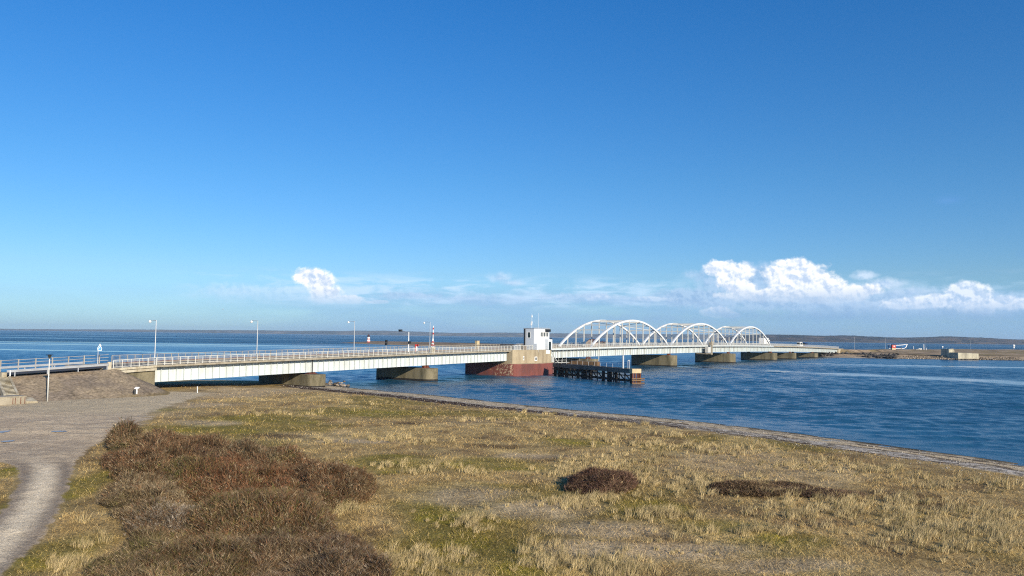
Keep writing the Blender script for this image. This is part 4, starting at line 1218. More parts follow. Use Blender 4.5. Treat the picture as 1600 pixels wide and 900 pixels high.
# ------------------------------------------------------------------ grass blades
def blade_mesh(name, x, y, z, h, w, lx, ly, colr, matn='blades'):
    n = len(x)
    th = rng.uniform(0, math.pi, n); dx, dy = np.cos(th) * w / 2, np.sin(th) * w / 2
    b0 = np.stack([x - dx, y - dy, z], 1); b1 = np.stack([x + dx, y + dy, z], 1)
    m0 = np.stack([x + lx * .4 - dx * .7, y + ly * .4 - dy * .7, z + h * .6], 1); m1 = np.stack([x + lx * .4 + dx * .7, y + ly * .4 + dy * .7, z + h * .6], 1)
    tp_ = np.stack([x + lx, y + ly, z + h], 1)
    V = np.stack([b0, b1, m1, m0, tp_], 1).reshape(-1, 3)
    o = (np.arange(n) * 5)[:, None]
    F3 = np.concatenate([o + np.array([0, 1, 2]), o + np.array([0, 2, 3]), o + np.array([3, 2, 4])])
    c = np.repeat(colr, 5, 0)
    return raw_mesh(name, V, F3, M[matn], c)
def on_track(x, y):
    rr = np.array(track); return (x > np.interp(y, rr[:, 0], rr[:, 1])) & (x < np.interp(y, rr[:, 0], rr[:, 2])) & (y < rr[-1, 0])
def sample_field(n, pw=1.0, ymin=19, ymax=125):
    u = rng.uniform(0, 1, n)
    y = 1 / (1 / ymin + (1 / ymax - 1 / ymin) * u)
    x = rng.uniform(-.78, .78, n) * y
    return x, y
def ok_land(x, y, dmin):
    d = shore_dist(x, y) - np.interp(y, [60, 110], [2.0, 5.5]); s, yb = bridge_sy(x, y)
    emb = (s < 6) & (yb > -9.8) & (yb < 24)
    return (d > dmin) & ~on_track(x, y) & ~emb
x, y = sample_field(700000)
k = ok_land(x, y, 6.0); x, y = x[k], y[k]
c, bare = ground_col(x, y)
dens = .35 + .65 * sstep(.38, .6, fbm(x, y, 1.5, 3, 101)); k = rng.uniform(0, 1, len(x)) < dens * (1 - bare * .5); x, y, c = x[k], y[k], c[k]
n = len(x); z = land_h(x, y) - .02
h = rng.gamma(4, .021, n) * (.6 + .8 * fbm(x, y, 4, 3, 103)) * np.clip(.9 + y / 120, 1, 2)
wdt = np.clip(y * .00042, .012, .05)
c = c * rng.uniform(.45, 1.55, (n, 1)) * (.45 + .95 * fbm(x, y, 1.1, 4, 131) + .0)[:, None] * np.array((1.12, 1.08, 1.0)); dry = rng.uniform(0, 1, n) < .22
c[dry] = STRAW * rng.uniform(.8, 1.45, (dry.sum(), 1))
a = rng.uniform(0, 2 * math.pi, n)
tag(blade_mesh('grass', x, y, z, h, wdt, np.cos(a) * h * 1.3 + h * .3, np.sin(a) * h * 1.3, c), 'short dry grass and moss covering the shore meadow', 'grass', kind='stuff')

# taller straw coloured marram tufts
TUFT = [(940, 727, 90, 14, 90), (880, 738, 40, 8, 30), (1010, 745, 70, 12, 45), (1090, 760, 80, 16, 60), (905, 785, 60, 9, 45), (1030, 808, 60, 9, 55), (1170, 832, 90, 10, 45), (1290, 800, 110, 16, 100), (1220, 778, 90, 5, 26), (935, 780, 60, 4, 14), (1300, 780, 60, 6, 20), (1450, 830, 100, 26, 170), (1570, 835, 50, 22, 90), (1530, 800, 80, 12, 60),
        (1290, 715, 40, 6, 30), (1370, 725, 60, 8, 26), (1480, 745, 90, 14, 40), (680, 735, 90, 10, 45), (600, 685, 40, 5, 26), (655, 690, 40, 4, 26), (860, 875, 50, 20, 40), (960, 890, 70, 16, 70), (740, 815, 40, 16, 30), (640, 880, 60, 20, 70), (570, 880, 40, 18, 40), (530, 800, 40, 8, 30), (330, 700, 60, 10, 10),
        (1100, 700, 90, 14, 60), (1010, 690, 90, 12, 50), (900, 680, 90, 8, 40), (770, 655, 70, 5, 24), (560, 625, 70, 4, 18), (430, 648, 60, 3, 22), (760, 620, 40, 4, 10), (150, 850, 25, 40, 14), (230, 685, 20, 6, 14), (1040, 672, 30, 4, 14), (1190, 690, 60, 6, 20), (720, 870, 30, 14, 14), (1240, 725, 60, 8, 20), (1180, 760, 60, 10, 26), (1400, 780, 80, 10, 40), (500, 690, 40, 4, 10), (100, 885, 35, 12, 26), (190, 880, 16, 14, 5), (850, 640, 60, 4, 14), (980, 655, 60, 4, 14), (1560, 745, 40, 8, 16)]
tx, ty, tsz = [], [], []
for (px, py, rx, ry, n) in TUFT:
    for _ in range(int(n * 0.95)):
        q = ground_at(px + rng.normal(0, rx * .55), min(py + rng.normal(0, ry * .55), 1000), 1.05); tx.append(q[0]); ty.append(q[1]); tsz.append(rng.uniform(.4, 1.1))
ex, ey = sample_field(1900, ymin=20, ymax=115)
kk = rng.uniform(0, 1, len(ex)) < sstep(.47, .68, fbm(ex, ey, 7, 3, 111)) * sstep(-22, 4, ex + (ey - 40) * .0)
tx = np.r_[tx, ex[kk]]; ty = np.r_[ty, ey[kk]]; tsz = np.r_[tsz, rng.uniform(.2, .6, kk.sum())]
k = ok_land(tx, ty, 5.2); tx, ty, tsz = tx[k], ty[k], tsz[k]
nbl = 60; n = len(tx) * nbl
sp_ = np.repeat(tsz, nbl); bx_ = np.repeat(tx, nbl) + rng.normal(0, 1, n) * .13 * sp_; by_ = np.repeat(ty, nbl) + rng.normal(0, 1, n) * .13 * sp_
h = sp_ * rng.uniform(.16, .58, n); a = rng.uniform(0, 2 * math.pi, n); ln = rng.uniform(.1, .75, n) * h
tone = np.repeat(rng.uniform(.6, 1.2, len(tx)), nbl)
c = np.array((0.60, 0.47, 0.25)) * (tone * rng.uniform(.65, 1.2, n))[:, None]
gm = rng.uniform(0, 1, n) < .15; c[gm] = np.array((.17, .15, .05)) * rng.uniform(.7, 1.3, (gm.sum(), 1))
z = land_h(bx_, by_) - .03
tag(blade_mesh('marram_grass', bx_, by_, z, h, np.clip(by_ * .00040, .012, .045), np.cos(a) * ln + h * .28, np.sin(a) * ln - h * .05, c), 'pale straw coloured marram tufts standing above the short grass', 'grass', kind='stuff')

# ------------------------------------------------------------------ shrubs made of many twigs
def shrub(name, label, group, px, py, rx, ry, height, cols, twigs, seed, leafy=.7, lift=0.0):
    """px,py,rx,ry: footprint centre and radii as seen; the plant itself is modelled in metres"""
    g = np.random.default_rng(seed)
    cx, cy = ground_at(px, py, 1.05)
    ax = rx * cy / 1200; ay = abs(ground_at(px, py - ry, 1.05)[1] - ground_at(px, py + ry, 1.05)[1]) / 2
    ay = min(ay, 14)
    o = thing(name, label, 'shrub', (cx, cy, 1.0), 0, group)
    def top(u, w):
        r_ = np.hypot(u, w) + (fbm(u * ax, w * ay, 2.2, 3, seed) - .5) * .7
        d_ = np.sqrt(np.clip(1 - r_ ** 2.2, 0, 1))
        return d_ * height * np.clip(-.25 + 2.1 * fbm(u * ax + cx, w * ay + cy, 2.0, 4, 77), .12, 1.5), r_
    n = twigs
    if 'thicket' in (group or ''): ax *= 1.0; ay *= 1.1; n = int(n * 1.3); twigs = n
    u = g.uniform(-1.15, 1.15, n * 2); w = g.uniform(-1.15, 1.15, n * 2)
    tz_, r_ = top(u, w); k = (r_ < 1.0) & (g.uniform(0, 1, len(u)) < 1.08 - np.clip(r_, 0, 1) ** 4); u, w, tz_, r_ = u[k][:n], w[k][:n], tz_[k][:n], r_[k][:n]; n = len(u)
    y = w * ay; x = u * ax * (1 + y / cy) + cx / cy * y
    gz = land_h(x + cx, y + cy) - 1.0
    base = gz + tz_ * g.uniform(.05, .8, n)
    L = g.uniform(.16, .55, n) * (.6 + .4 * height / 1.5)
    L = np.where(g.uniform(0, 1, n) < .07, L * 1.7, L)
    az_ = g.uniform(0, 2 * math.pi, n); lean = g.uniform(.1, 1.15, n)
    hx, hy = np.cos(az_) * lean * L + u * .12, np.sin(az_) * lean * L + w * .12
    hz = np.minimum(L, np.maximum(.12, gz + tz_ - base + g.uniform(0, .12, n) + .3 * (L > .75) * g.uniform(0, 1, n)))
    cl = np.array(cols); pick = fbm(x + cx, y + cy, 3.2, 3, seed + 9) * .75 + g.uniform(0, .35, n)
    idx = np.clip(((pick - .2) / .62 * len(cl)).astype(int), 0, len(cl) - 1)
    allc = np.array([DRK, BRN, RED, GRY, BRN, TN, GRN]) if 'thicket' in (group or '') else cl
    gl = fbm(x + cx, y + cy, 2.4, 4, 501) * .8 + g.uniform(0, .3, n)
    idg = np.clip(((gl - .25) / .6 * len(allc)).astype(int), 0, len(allc) - 1)
    own = g.uniform(0, 1, n) < .5
    c = np.where(own[:, None], cl[idx], allc[idg]) * g.uniform(.3, 1.75, (n, 1)) * (.45 + 1.1 * fbm(x + cx, y + cy, .55, 3, 601))[:, None]
    global rng
    keep_rng = rng; rng = g
    wd = np.clip(cy * .00050, .014, .05)
    tw = blade_mesh('twigs', x, y, base, hz, np.full(n, wd), hx, hy, c, 'twigs'); tw.parent = o
    # small side sprigs
    m_ = int(n * leafy); j = g.integers(0, n, m_)
    sx_, sy_, sz_ = x[j] + hx[j] * .6, y[j] + hy[j] * .6, base[j] + hz[j] * .6
    a2 = g.uniform(0, 2 * math.pi, m_); l2 = g.uniform(.08, .22, m_)
    sg_ = blade_mesh('sprigs', sx_, sy_, sz_, l2 * .6, np.full(m_, wd * 1.3), np.cos(a2) * l2, np.sin(a2) * l2, c[j] * 1.25, 'twigs'); sg_.parent = o
    rng = keep_rng
    # thick lower wood
    nr, na = 14, 40
    V, Fq = [], []
    rr = np.linspace(0, .86 if 'thicket' in (group or '') else .62, nr); aa = np.linspace(0, 2 * math.pi, na, endpoint=False)
    RR, AA = np.meshgrid(rr, aa, indexing='ij'); U, Wd = RR * np.cos(AA), RR * np.sin(AA)
    tt, r2 = top(U, Wd); gz2 = land_h(U * ax * (1 + Wd * ay / cy) + cx / cy * Wd * ay + cx, Wd * ay + cy) - 1.0
    zz = gz2 + tt * .42 - .14
    V = np.stack([(U * ax * (1 + Wd * ay / cy) + cx / cy * Wd * ay).ravel(), (Wd * ay).ravel(), zz.ravel()], 1)
    i = np.arange(nr * na).reshape(nr, na); j = np.roll(i, -1, 1)
    Fq = np.stack([i[:-1], i[1:], j[1:], j[:-1]], -1).reshape(-1, 4)
    cc = np.tile(np.array(cols[0]) * .8, (len(V), 1))
    raw_mesh('undergrowth', V, Fq, M['twigs'], cc, smooth=True, parent=o)
    return o
RED = (0.165, 0.085, 0.044); BRN = (0.155, 0.105, 0.058); DRK = (0.075, 0.052, 0.030); GRN = (0.10, 0.09, 0.030); GRY = (0.21, 0.165, 0.105); TN = (0.22, 0.165, 0.09); PUR = (0.105, 0.062, 0.043)
TG = 'shrubs of the thicket beside the gravel track'
shrub('shrub', 'dark leafy shrub at the back left tip of the thicket, next to the gravel', TG, 198, 698, 30, 15, 1.7, [DRK, (0.06, .055, .025), BRN], 12000, 1)
shrub('shrub', 'olive green shrub just behind the red brown thicket, beside its darkest tip', TG, 226, 702, 26, 12, 1.1, [GRN, (0.16, .14, .05), TN], 8000, 2)
shrub('shrub', 'long red brown shrub forming the back of the thicket', TG, 270, 727, 112, 30, 1.6, [BRN, DRK, RED, BRN, PUR], 52000, 3)
shrub('shrub', 'rusty red shrub in the middle of the thicket, brightest of them all', TG, 360, 765, 125, 34, 1.6, [BRN, RED, (0.18, .078, .04), RED, GRN], 60000, 4)
shrub('shrub', 'grey green shrub at the upper middle edge of the thicket', TG, 395, 728, 70, 22, 1.4, [GRY, DRK, (0.12, .11, .07), BRN], 26000, 5)
shrub('shrub', 'low red brown shrub at the right tip of the thicket, beside open grass', TG, 508, 768, 68, 24, 1.5, [DRK, RED, BRN, RED], 30000, 6)
shrub('shrub', 'dark red shrub between the grey green shrub and the right tip of the thicket', TG, 445, 745, 55, 20, 1.5, [BRN, RED, RED, DRK], 20000, 16)
shrub('shrub', 'dull brown shrub at the left edge of the thicket, facing the track', TG, 225, 790, 62, 30, 1.3, [BRN, DRK, TN, GRY], 26000, 7)
shrub('shrub', 'pale silver grey shrub in the left middle of the thicket', TG, 262, 832, 62, 26, 1.1, [GRY, (0.27, .23, .19), (0.24, .2, .15), BRN], 22000, 8)
shrub('shrub', 'broad olive brown shrub filling the bottom left of the thicket', TG, 290, 905, 130, 60, 1.5, [BRN, DRK, GRN, TN, BRN], 70000, 9)
shrub('shrub', 'broad grey brown shrub at the bottom right of the thicket', TG, 468, 884, 122, 56, 1.4, [PUR, GRY, BRN, (0.17, .13, .10), DRK], 80000, 10)
shrub('shrub', 'reddish olive shrub in the centre of the thicket with dark hollows', TG, 400, 830, 120, 36, 1.6, [DRK, BRN, GRN, RED, BRN], 60000, 11)
SG = 'dark bushes standing alone on the meadow'
BR2 = (0.20, .14, .08)
shrub('shrub', 'round dark purple brown bush alone on the meadow among pale tufts', SG, 936, 762, 50, 17, 1.15, [DRK, PUR, PUR, (0.12, .07, .05), BR2], 20000, 12)
shrub('shrub', 'wide low dark bush on the meadow, right of the round one', SG, 1195, 768, 84, 12, .42, [PUR, DRK, BRN, BR2], 17000, 13)
shrub('shrub', 'small low dark bush at the right end of the wide low bush', SG, 1290, 776, 50, 8, .32, [BRN, PUR, BR2], 6000, 14)

# ------------------------------------------------------------------ far sandbank, lighthouse, houses
def blob_land(name, label, poly, hf, colf, step, matn='far_land', margin=8):
    poly = np.array(poly, float)
    xs = np.arange(poly[:, 0].min() - margin, poly[:, 0].max() + margin, step); ys = np.arange(poly[:, 1].min() - margin, poly[:, 1].max() + margin, step)
    X, Y, Fc = grid(xs, ys)
    ins = np.zeros(len(X), bool); dist = np.full(len(X), 1e9)
    for a, b in zip(poly, np.roll(poly, -1, 0)):
        d = b - a; t = np.clip(((X - a[0]) * d[0] + (Y - a[1]) * d[1]) / (d @ d), 0, 1)
        dist = np.minimum(dist, np.hypot(X - a[0] - t * d[0], Y - a[1] - t * d[1]))
        c_ = (a[1] > Y) != (b[1] > Y)
        xi = a[0] + (Y - a[1]) / np.where(b[1] == a[1], 1e-9, b[1] - a[1]) * d[0]
        ins ^= c_ & (X < xi)
    sd = np.where(ins, dist, -dist)
    Z = hf(X, Y, sd)
    k = (sd > -margin * .8)[Fc].all(1)
    o = raw_mesh(name, np.stack([X, Y, Z], 1), Fc[k], M[matn], colf(X, Y, sd), smooth=True)
    return tag(o, label, kind='structure')
def lpc(c, k, f): return c * (1 - f[:, None]) + np.array(k) * f[:, None]
SB = [ground_at(*p) for p in [(530, 535.6), (580, 537.8), (640, 540), (700, 541.7), (800, 544), (900, 546), (975, 546)]] + [(130, 760), (110, 860), (40, 880), (0, 880), (-60, 930), (-130, 960), (-190, 1010)]
blob_land('sandbank', 'low tan sandbank lying behind the bridge',  SB, lambda X, Y, s: np.clip(s * .05, -1.5, 1.0) + sstep(5, 30, s) * (fbm(X, Y, 30, 3, 71)) * 1.0,
          lambda X, Y, s: lpc(lpc(np.tile(np.array((0.27, 0.20, 0.125)), (len(X), 1)), (0.10, 0.07, 0.04), sstep(.5, .6, fbm(X, Y, 40, 3, 72)) * sstep(10, 40, s)), (.34, .28, .19), sstep(10, 2, s)), 5, margin=30)
gx, gy = ground_at(573.5, 535.6, .8)
o = thing('lighthouse', 'small red and white banded lighthouse on the sandbank behind the bridge', 'lighthouse', (gx, gy + 8, 1.0))
k = gy / 880
def lh(name, prof, mt): m = MB(); m.lathe([(r_ * k, z_ * k) for r_, z_ in prof], 16); return m.build(name, M[mt], o, smooth=False)
lh('tower', [(2.0, -1.2), (1.95, 1.4)], 'red')
lh('tower', [(1.93, 1.403), (1.75, 3.4)], 'pure_white')
lh('tower', [(1.74, 3.403), (1.62, 4.6)], 'red')
lh('tower', [(1.61, 4.603), (1.45, 6.4)], 'pure_white')
lh('gallery', [(1.7, 6.403), (1.75, 6.6), (1.75, 6.75)], 'dark_red')
lh('lantern', [(1.2, 6.753), (1.2, 8.3)], 'dark_red')
lh('roof', [(1.45, 8.303), (.9, 9.0), (.15, 9.4), (.1, 10.2)], 'dark_red')
def house(label, px, py, wpx, hpx, rot, mtw='house_wall'):
    gx, gy = ground_at(px, py, 1.4); w = wpx * gy / 1200; h = hpx * gy / 1200
    o = thing('house', label, 'house', (gx, gy, 1.0), rot, None)
    a, b = w / 2, w * .35
    m = MB(); m.box(-a, a, -b, b, -.3, h * .5); wl = m.build('wall', M[mtw], o)
    m = MB(); e = .4
    m.add([(-a - e, -b - e, h * .5), (a + e, -b - e, h * .5), (a + e, b + e, h * .5), (-a - e, b + e, h * .5), (-a - e, 0, h), (a + e, 0, h)], [(0, 1, 5, 4), (2, 3, 4, 5), (0, 4, 3), (1, 2, 5), (3, 2, 1, 0)])
    r_ = m.build('roof', M['dark_red'], o); m = MB(); m.box(-.4, .4, -.4, .4, h * .8, h * 1.12); m.build('chimney', M['dark_red'], r_)
    for x in (-a * .5, a * .4):
        m = MB(); m.box(x - .6, x + .6, -b - .05, -b - .003, h * .15, h * .38); m.build('window', M['glass'], o)
    m = MB(); m.add([(-a - e - .05, -b, h * .5), (-a - e - .05, b, h * .5), (-a - e - .05, 0, h * .93)], [(0, 2, 1)]); m.build('gable', M[mtw], wl)
    return o
house('dark roofed house with a pale gable, seen through the left end of the first arch', 925, 541, 18, 12, R(60))
house('lower dark roofed house right of the pale gabled one, seen through the first arch', 941, 541, 15, 8, R(8))

# ------------------------------------------------------------------ far headland on the right
HL = [ground_at(*p) for p in [(1288, 558.5), (1320, 559.3), (1360, 560), (1420, 561), (1480, 561.6), (1540, 562.4), (1600, 563.4)]] + [(330, 415), (460, 430), (620, 600), (620, 900), (480, 860), (420, 800), (380, 800), (330, 740), (260, 600), (205, 540), (180, 500)]
def hl_h(X, Y, s):
    sb, yb = bridge_sy(X, Y)
    z = np.clip(s * .12, -1.5, 1.3) + sstep(3, 25, s) * (.5 + fbm(X, Y, 25, 3, 81) * .8)
    top = np.clip(4.9 - .0105 * np.maximum(0, sb - 444), 1.9, 9)
    off = np.maximum(0, np.maximum(-1 - yb, yb - (WD + 1)))
    r_ = top - .45 - .55 * np.hypot(off, np.maximum(0, 450 - sb) * 2.2)
    return np.maximum(z, np.where(s > -2, r_, -2))
def hl_c(X, Y, s):
    w = fbm(X, Y, 22, 4, 83); w2 = fbm(X, Y, 8, 4, 84)
    c = np.tile(np.array((0.40, 0.295, 0.185)), (len(X), 1))
    c = lpc(c, (.25, .19, .085), sstep(.48, .6, w) * .9); c = lpc(c, (.09, .06, .035), sstep(.58, .66, w2) * .7)
    c = lpc(c, (.36, .31, .24), sstep(9, 3, s)); c = lpc(c, (.10, .09, .07), sstep(1.2, 0, s))
    sb, yb = bridge_sy(X, Y)
    return lpc(c, (.33, .29, .23), ((yb > 1) & (yb < WD - 1) & (sb > 450)).astype(float) * .5)
blob_land('headland', 'low tan headland where the bridge lands on the right', HL, hl_h, hl_c, 2.6, margin=14)
# rock revetment
def rocks(name, label, a, b, n, wid, smin, smax, zb, tone, seed):
    g = np.random.default_rng(seed)
    a, b = np.array(a), np.array(b); d = b - a; L = np.hypot(*d); nn = np.array((-d[1], d[0])) / L
    t = g.uniform(0, 1, n); q = g.normal(0, wid, n)
    ico = np.array([(0, 0, 1), (.89, 0, .45), (.28, .85, .45), (-.72, .53, .45), (-.72, -.53, .45), (.28, -.85, .45), (.72, .53, -.45), (-.28, .85, -.45), (-.89, 0, -.45), (-.28, -.85, -.45), (.72, -.53, -.45), (0, 0, -1)])
    icf = np.array([(0, 1, 2), (0, 2, 3), (0, 3, 4), (0, 4, 5), (0, 5, 1), (1, 6, 2), (2, 7, 3), (3, 8, 4), (4, 9, 5), (5, 10, 1), (2, 6, 7), (3, 7, 8), (4, 8, 9), (5, 9, 10), (1, 10, 6), (11, 7, 6), (11, 8, 7), (11, 9, 8), (11, 10, 9), (11, 6, 10)])
    s = g.uniform(smin, smax, n)
    P = a[None] + d[None] * t[:, None] + nn[None] * q[:, None]
    z = zb + np.maximum(0, q) * .28 + g.uniform(-.1, .25, n)
    V = np.concatenate([P, z[:, None]], 1)[:, None] + ico[None] * s[:, None, None] * g.uniform(.55, 1.3, (n, 12, 1)) * np.array((1.2, 1, .75))
    Fx = (icf[None] + (np.arange(n) * 12)[:, None, None]).reshape(-1, 3)
    tn = g.uniform(.25, 1.7, n)[:, None] * np.array(tone)
    o = raw_mesh(name, V.reshape(-1, 3), Fx, M['far_land'], np.repeat(tn, 12, 0))
    return tag(o, label, kind='stuff')
pA, pB, pC = ground_at(1284, 557.6), ground_at(1400, 560.4), ground_at(1600, 563.2)
rocks('boulders', 'dark boulders armouring the water edge of the far headland', pA, pB, 1100, 2.6, .4, 1.2, .6, (.06, .055, .05), 5)
rocks('boulders', 'lighter stones along the water edge towards the bunker', pB, pC, 1500, 2.4, .12, .42, .2, (.24, .20, .15), 6)
rocks('boulders', 'stones and driftwood heaped around the foot of the first bridge pier', ground_at(500, 600), ground_at(540, 604), 60, .8, .12, .4, .1, (.2, .17, .14), 7)

# bunker
gx, gy = ground_at(1497, 557.5, 1.6)
o = thing('bunker', 'grey concrete bunker with a stepped top by the water, casting a dark shadow', 'bunker', (gx, gy, 1.0), R(2))
k = gy / 1200
m = MB(); m.hexa([(0, 0, -.6), (33 * k, 0, -.6), (30 * k, 22 * k, -.6), (-4 * k, 22 * k, -.6), (0, 0, 8.0 * k), (33 * k, 0, 7.0 * k), (30 * k, 22 * k, 7.6 * k), (-4 * k, 22 * k, 8.3 * k)]); m.build('casemate', M['bunker'], o, bevel=.12)
m = MB(); m.hexa([(-4 * k, 17 * k, -.4), (3 * k, 17 * k, 5), (2 * k, 33 * k, 5), (-7 * k, 33 * k, -.4), (-4 * k, 17 * k, 13.3 * k), (3 * k, 17 * k, 12.6 * k), (2 * k, 33 * k, 13 * k), (-7 * k, 33 * k, 13.3 * k)]); m.build('observation_block', M['bunker'], o, bevel=.1)
m = MB(); m.hexa([(-1 * k, 30 * k, 0), (14 * k, 30 * k, 0), (14 * k, 42 * k, 0), (-3 * k, 42 * k, 0), (0, 30 * k, 13.0 * k), (13 * k, 30 * k, 12.2 * k), (13 * k, 40 * k, 12.3 * k), (-2 * k, 40 * k, 13 * k)]); m.build('rear_block', M['bunker'], o, bevel=.15)
# beached fishing boat
gx, gy = ground_at(1402, 544.8, 3.6); k = gy / 1200
o = thing('fishing_boat', 'blue and white fishing boat laid up ashore behind the red shed', 'boat', (gx, gy, 3.4), R(2))
def hull():
    m = MB(); L = 27 * k; st = []
    ns = 14
    for i in range(ns + 1):
        u = i / ns; x = -L / 2 + L * u
        beam = 2.0 * (1 - max(0, (u - .55) / .45) ** 2.2) * (.8 + .2 * min(1, u * 5)); beam = max(.05, beam)
        keel = .2 + 1.6 * max(0, (u - .8) / .2) ** 2 * .7; sheer = 2.9 + .5 * (2 * u - 1) ** 2 + (.7 * u * u)
        xo = (1.2 * u ** 6)
        st.append([(x, -.08, keel), (x + xo * .4, -beam * .75, keel + .5 * (sheer - keel)), (x + xo, -beam, sheer), (x + xo, beam, sheer), (x + xo * .4, beam * .75, keel + .5 * (sheer - keel)), (x, .08, keel)])
    vs = [p for q in st for p in q]; fs = []
    for i in range(ns):
        for c in range(6): fs.append((i * 6 + c, i * 6 + (c + 1) % 6, (i + 1) * 6 + (c + 1) % 6, (i + 1) * 6 + c))
    fs += [tuple(range(6))[::-1], tuple(ns * 6 + c for c in range(6))]
    m.add(vs, fs); h_ = m.build('hull', M['hull_blue'], o)
    m = MB()
    for sy in (2, 3):
        for i in range(ns): m.bar(st[i][sy], st[i + 1][sy], .28, .28)
    m.build('gunwale', M['pure_white'], h_)
    m = MB()
    for i in range(ns): m.bar((st[i][0][0], -.6, st[i][0][2] + .2), (st[i + 1][0][0], -.6 + .5 * (i + 1 == ns), st[i + 1][0][2] + .2), .32, .32)
    m.bar((st[ns][0][0], 0, st[ns][0][2]), (st[ns][2][0] + .1, 0, st[ns][2][2]), .5, .5)
    m.build('boot_line', M['pure_white'], h_)
hull()
m = MB(); m.box(-8 * k, -2 * k, -1.2, 1.2, 2.9, 3.1); m.box(3 * k, 8 * k, -1.35, 1.35, 2.4, 2.75); m.build('deckhouse', M['pure_white'], o)
m = MB(); m.bar((-6, -1, -.3), (-6, -1, 1.2), .3); m.bar((3, -1, -.3), (3, -1, 1.2), .3); m.bar((-6, 1, -.3), (-6, 1, 1.2), .3); m.bar((3, 1, -.3), (3, 1, 1.2), .3); m.build('cradle', M['timber_brown'], o)
gx, gy = ground_at(1390.5, 545, 3.6); k = gy / 1200
o = thing('shed', 'small red shed with a tan base left of the beached boat', 'shed', (gx, gy - 6, 3.4), R(10))
m = MB(); m.box(-3.4 * k, 2.6 * k, -.8, .8, -.5, 1.8 * k); m.build('base', M['beige'], o)
m = MB(); m.box(-3.6 * k, 2.8 * k, -.9, .9, 1.81 * k, 6.4 * k); wl = m.build('wall', M['red'], o)
m = MB(); m.box(-1.2 * k, .9 * k, -.95, -.903, 4 * k, 5.4 * k); m.build('window', M['pure_white'], wl)
m = MB(); m.hexa([(-4 * k, -1.1, 6.41 * k), (3.2 * k, -1.1, 6.41 * k), (3.2 * k, 1.1, 6.41 * k), (-4 * k, 1.1, 6.41 * k), (-3 * k, -.6, 7.2 * k), (2.2 * k, -.6, 7.2 * k), (2.2 * k, .6, 7.2 * k), (-3 * k, .6, 7.2 * k)]); m.build('roof', M['dark_red'], o)
gx, gy = ground_at(1436, 546.6, 2.8); k = gy / 1200
o = thing('dinghy', 'small white dinghy pulled up on the headland right of the fishing boat', 'boat', (gx, gy, 2.75), R(-5))
m = MB()
pr = [(-4 * k, .3, .7), (-2.5 * k, 1.1, .9), (0, 1.2, .95), (2.5 * k, .9, 1.05), (4.2 * k, .1, 1.5)]
vs = []
for (x, b_, z) in pr: vs += [(x, -b_, z), (x * .9, 0, 0), (x, b_, z)]
fs = []
for i in range(4): fs += [(3 * i, 3 * i + 1, 3 * i + 4, 3 * i + 3), (3 * i + 1, 3 * i + 2, 3 * i + 5, 3 * i + 4), (3 * i, 3 * i + 3, 3 * i + 5, 3 * i + 2)]
m.add(vs, fs); m.build('hull', M['pure_white'], o)
m = MB(); m.box(-.5, .9, -.9, .9, .98, 1.25); m.build('thwart', M['pure_white'], o)
def pole_thing(name, label, cat, px, py, hpx, r_, mt, z=2.6, head=None):
    gx, gy = ground_at(px, py, z); k = gy / 1200
    o = thing(name, label, cat, (gx, gy, z - .4))
    m = MB(); m.tube((0, 0, 0), (0, 0, hpx * k + .4), r_, r_ * .7); m.build('post', M[mt], o)
    if head:
        m = MB(); m.box(-head, head, -.1, .1, hpx * k - .1, hpx * k + .9); m.build('board', M['pure_white'], o)
    return o
pole_thing('mast', 'thick white post standing on the headland just right of the dinghy', 'post', 1443.5, 546, 8, .35, 'pure_white')
pole_thing('mast', 'tall thin grey mast rising behind the thick white post', 'mast', 1445.5, 546, 18, .11, 'galv')
pole_thing('mast', 'tall thin grey mast behind the red shed', 'mast', 1383.5, 545, 17, .11, 'galv', 3.4)
pole_thing('mast', 'thin grey mast rising behind the bunker', 'mast', 1517, 548, 16, .10, 'galv', 2)
pole_thing('marker_post', 'short white post just right of the thick white post', 'post', 1447.5, 546.3, 3, .22, 'pure_white')
pole_thing('marker_post', 'slim white post between the boat and the thick white post', 'post', 1427.5, 545, 4.5, .2, 'pure_white')
pole_thing('marker_post', 'small post with a pale board midway between the white post and the bunker', 'sign', 1473, 545.5, 3.5, .15, 'galv', 2.4, .6)
pole_thing('street_lamp', 'thin lamp mast on the causeway just right of the bridge end', 'street lamp', 1335.5, 545, 19, .1, 'galv', 4.5)
# navigation mark standing in the water at the right
gx, gy = ground_at(1584, 548, 0.0); k = gy / 1200
o = thing('sea_mark', 'white navigation mark on a thin stem in the water at the far right', 'sea mark', (gx, gy, 0))
m = MB(); m.tube((0, 0, -1), (0, 0, 4 * k), .3, .2); m.build('stem', M['galv'], o)
m = MB(); m.lathe([(.2, 3.6 * k), (1.3 * k, 4.0 * k), (1.1 * k, 6 * k), (.8 * k, 6.3 * k)], 14); m.lathe([(.9 * k, 6.301 * k), (1.9 * k, 7.0 * k), (1.9 * k, 8.4 * k), (1.1 * k, 9.4 * k), (.2 * k, 9.8 * k)], 14); m.build('beacon', M['pure_white'], o, smooth=True)
# gull
d = CM.to_3x3() @ Vector(((348.5 - 800) / 1200, (450 - 483) / 1200, -1)); q = Vector((0, 0, HC)) + d * 130
o = thing('gull', 'white gull gliding above the bridge left of the cumulus cloud', 'bird', q, R(20))
m = MB(); m.lathe([(.0, -.28), (.06, -.16), (.08, 0), (.05, .18), (.01, .3)], 8)
m.v = [(x_, z_, y_) for (x_, y_, z_) in m.v]
m.add([(0, .1, .02), (0, -.08, .02), (.35, -.02, .14), (.35, .1, .15), (.75, -.1, .06)], [(0, 1, 2, 3), (3, 2, 4)])
m.add([(0, .1, .02), (0, -.08, .02), (-.35, -.02, .14), (-.35, .1, .15), (-.75, -.1, .06)], [(3, 2, 1, 0), (4, 2, 3)])
m.build('body', M['pure_white'], o)

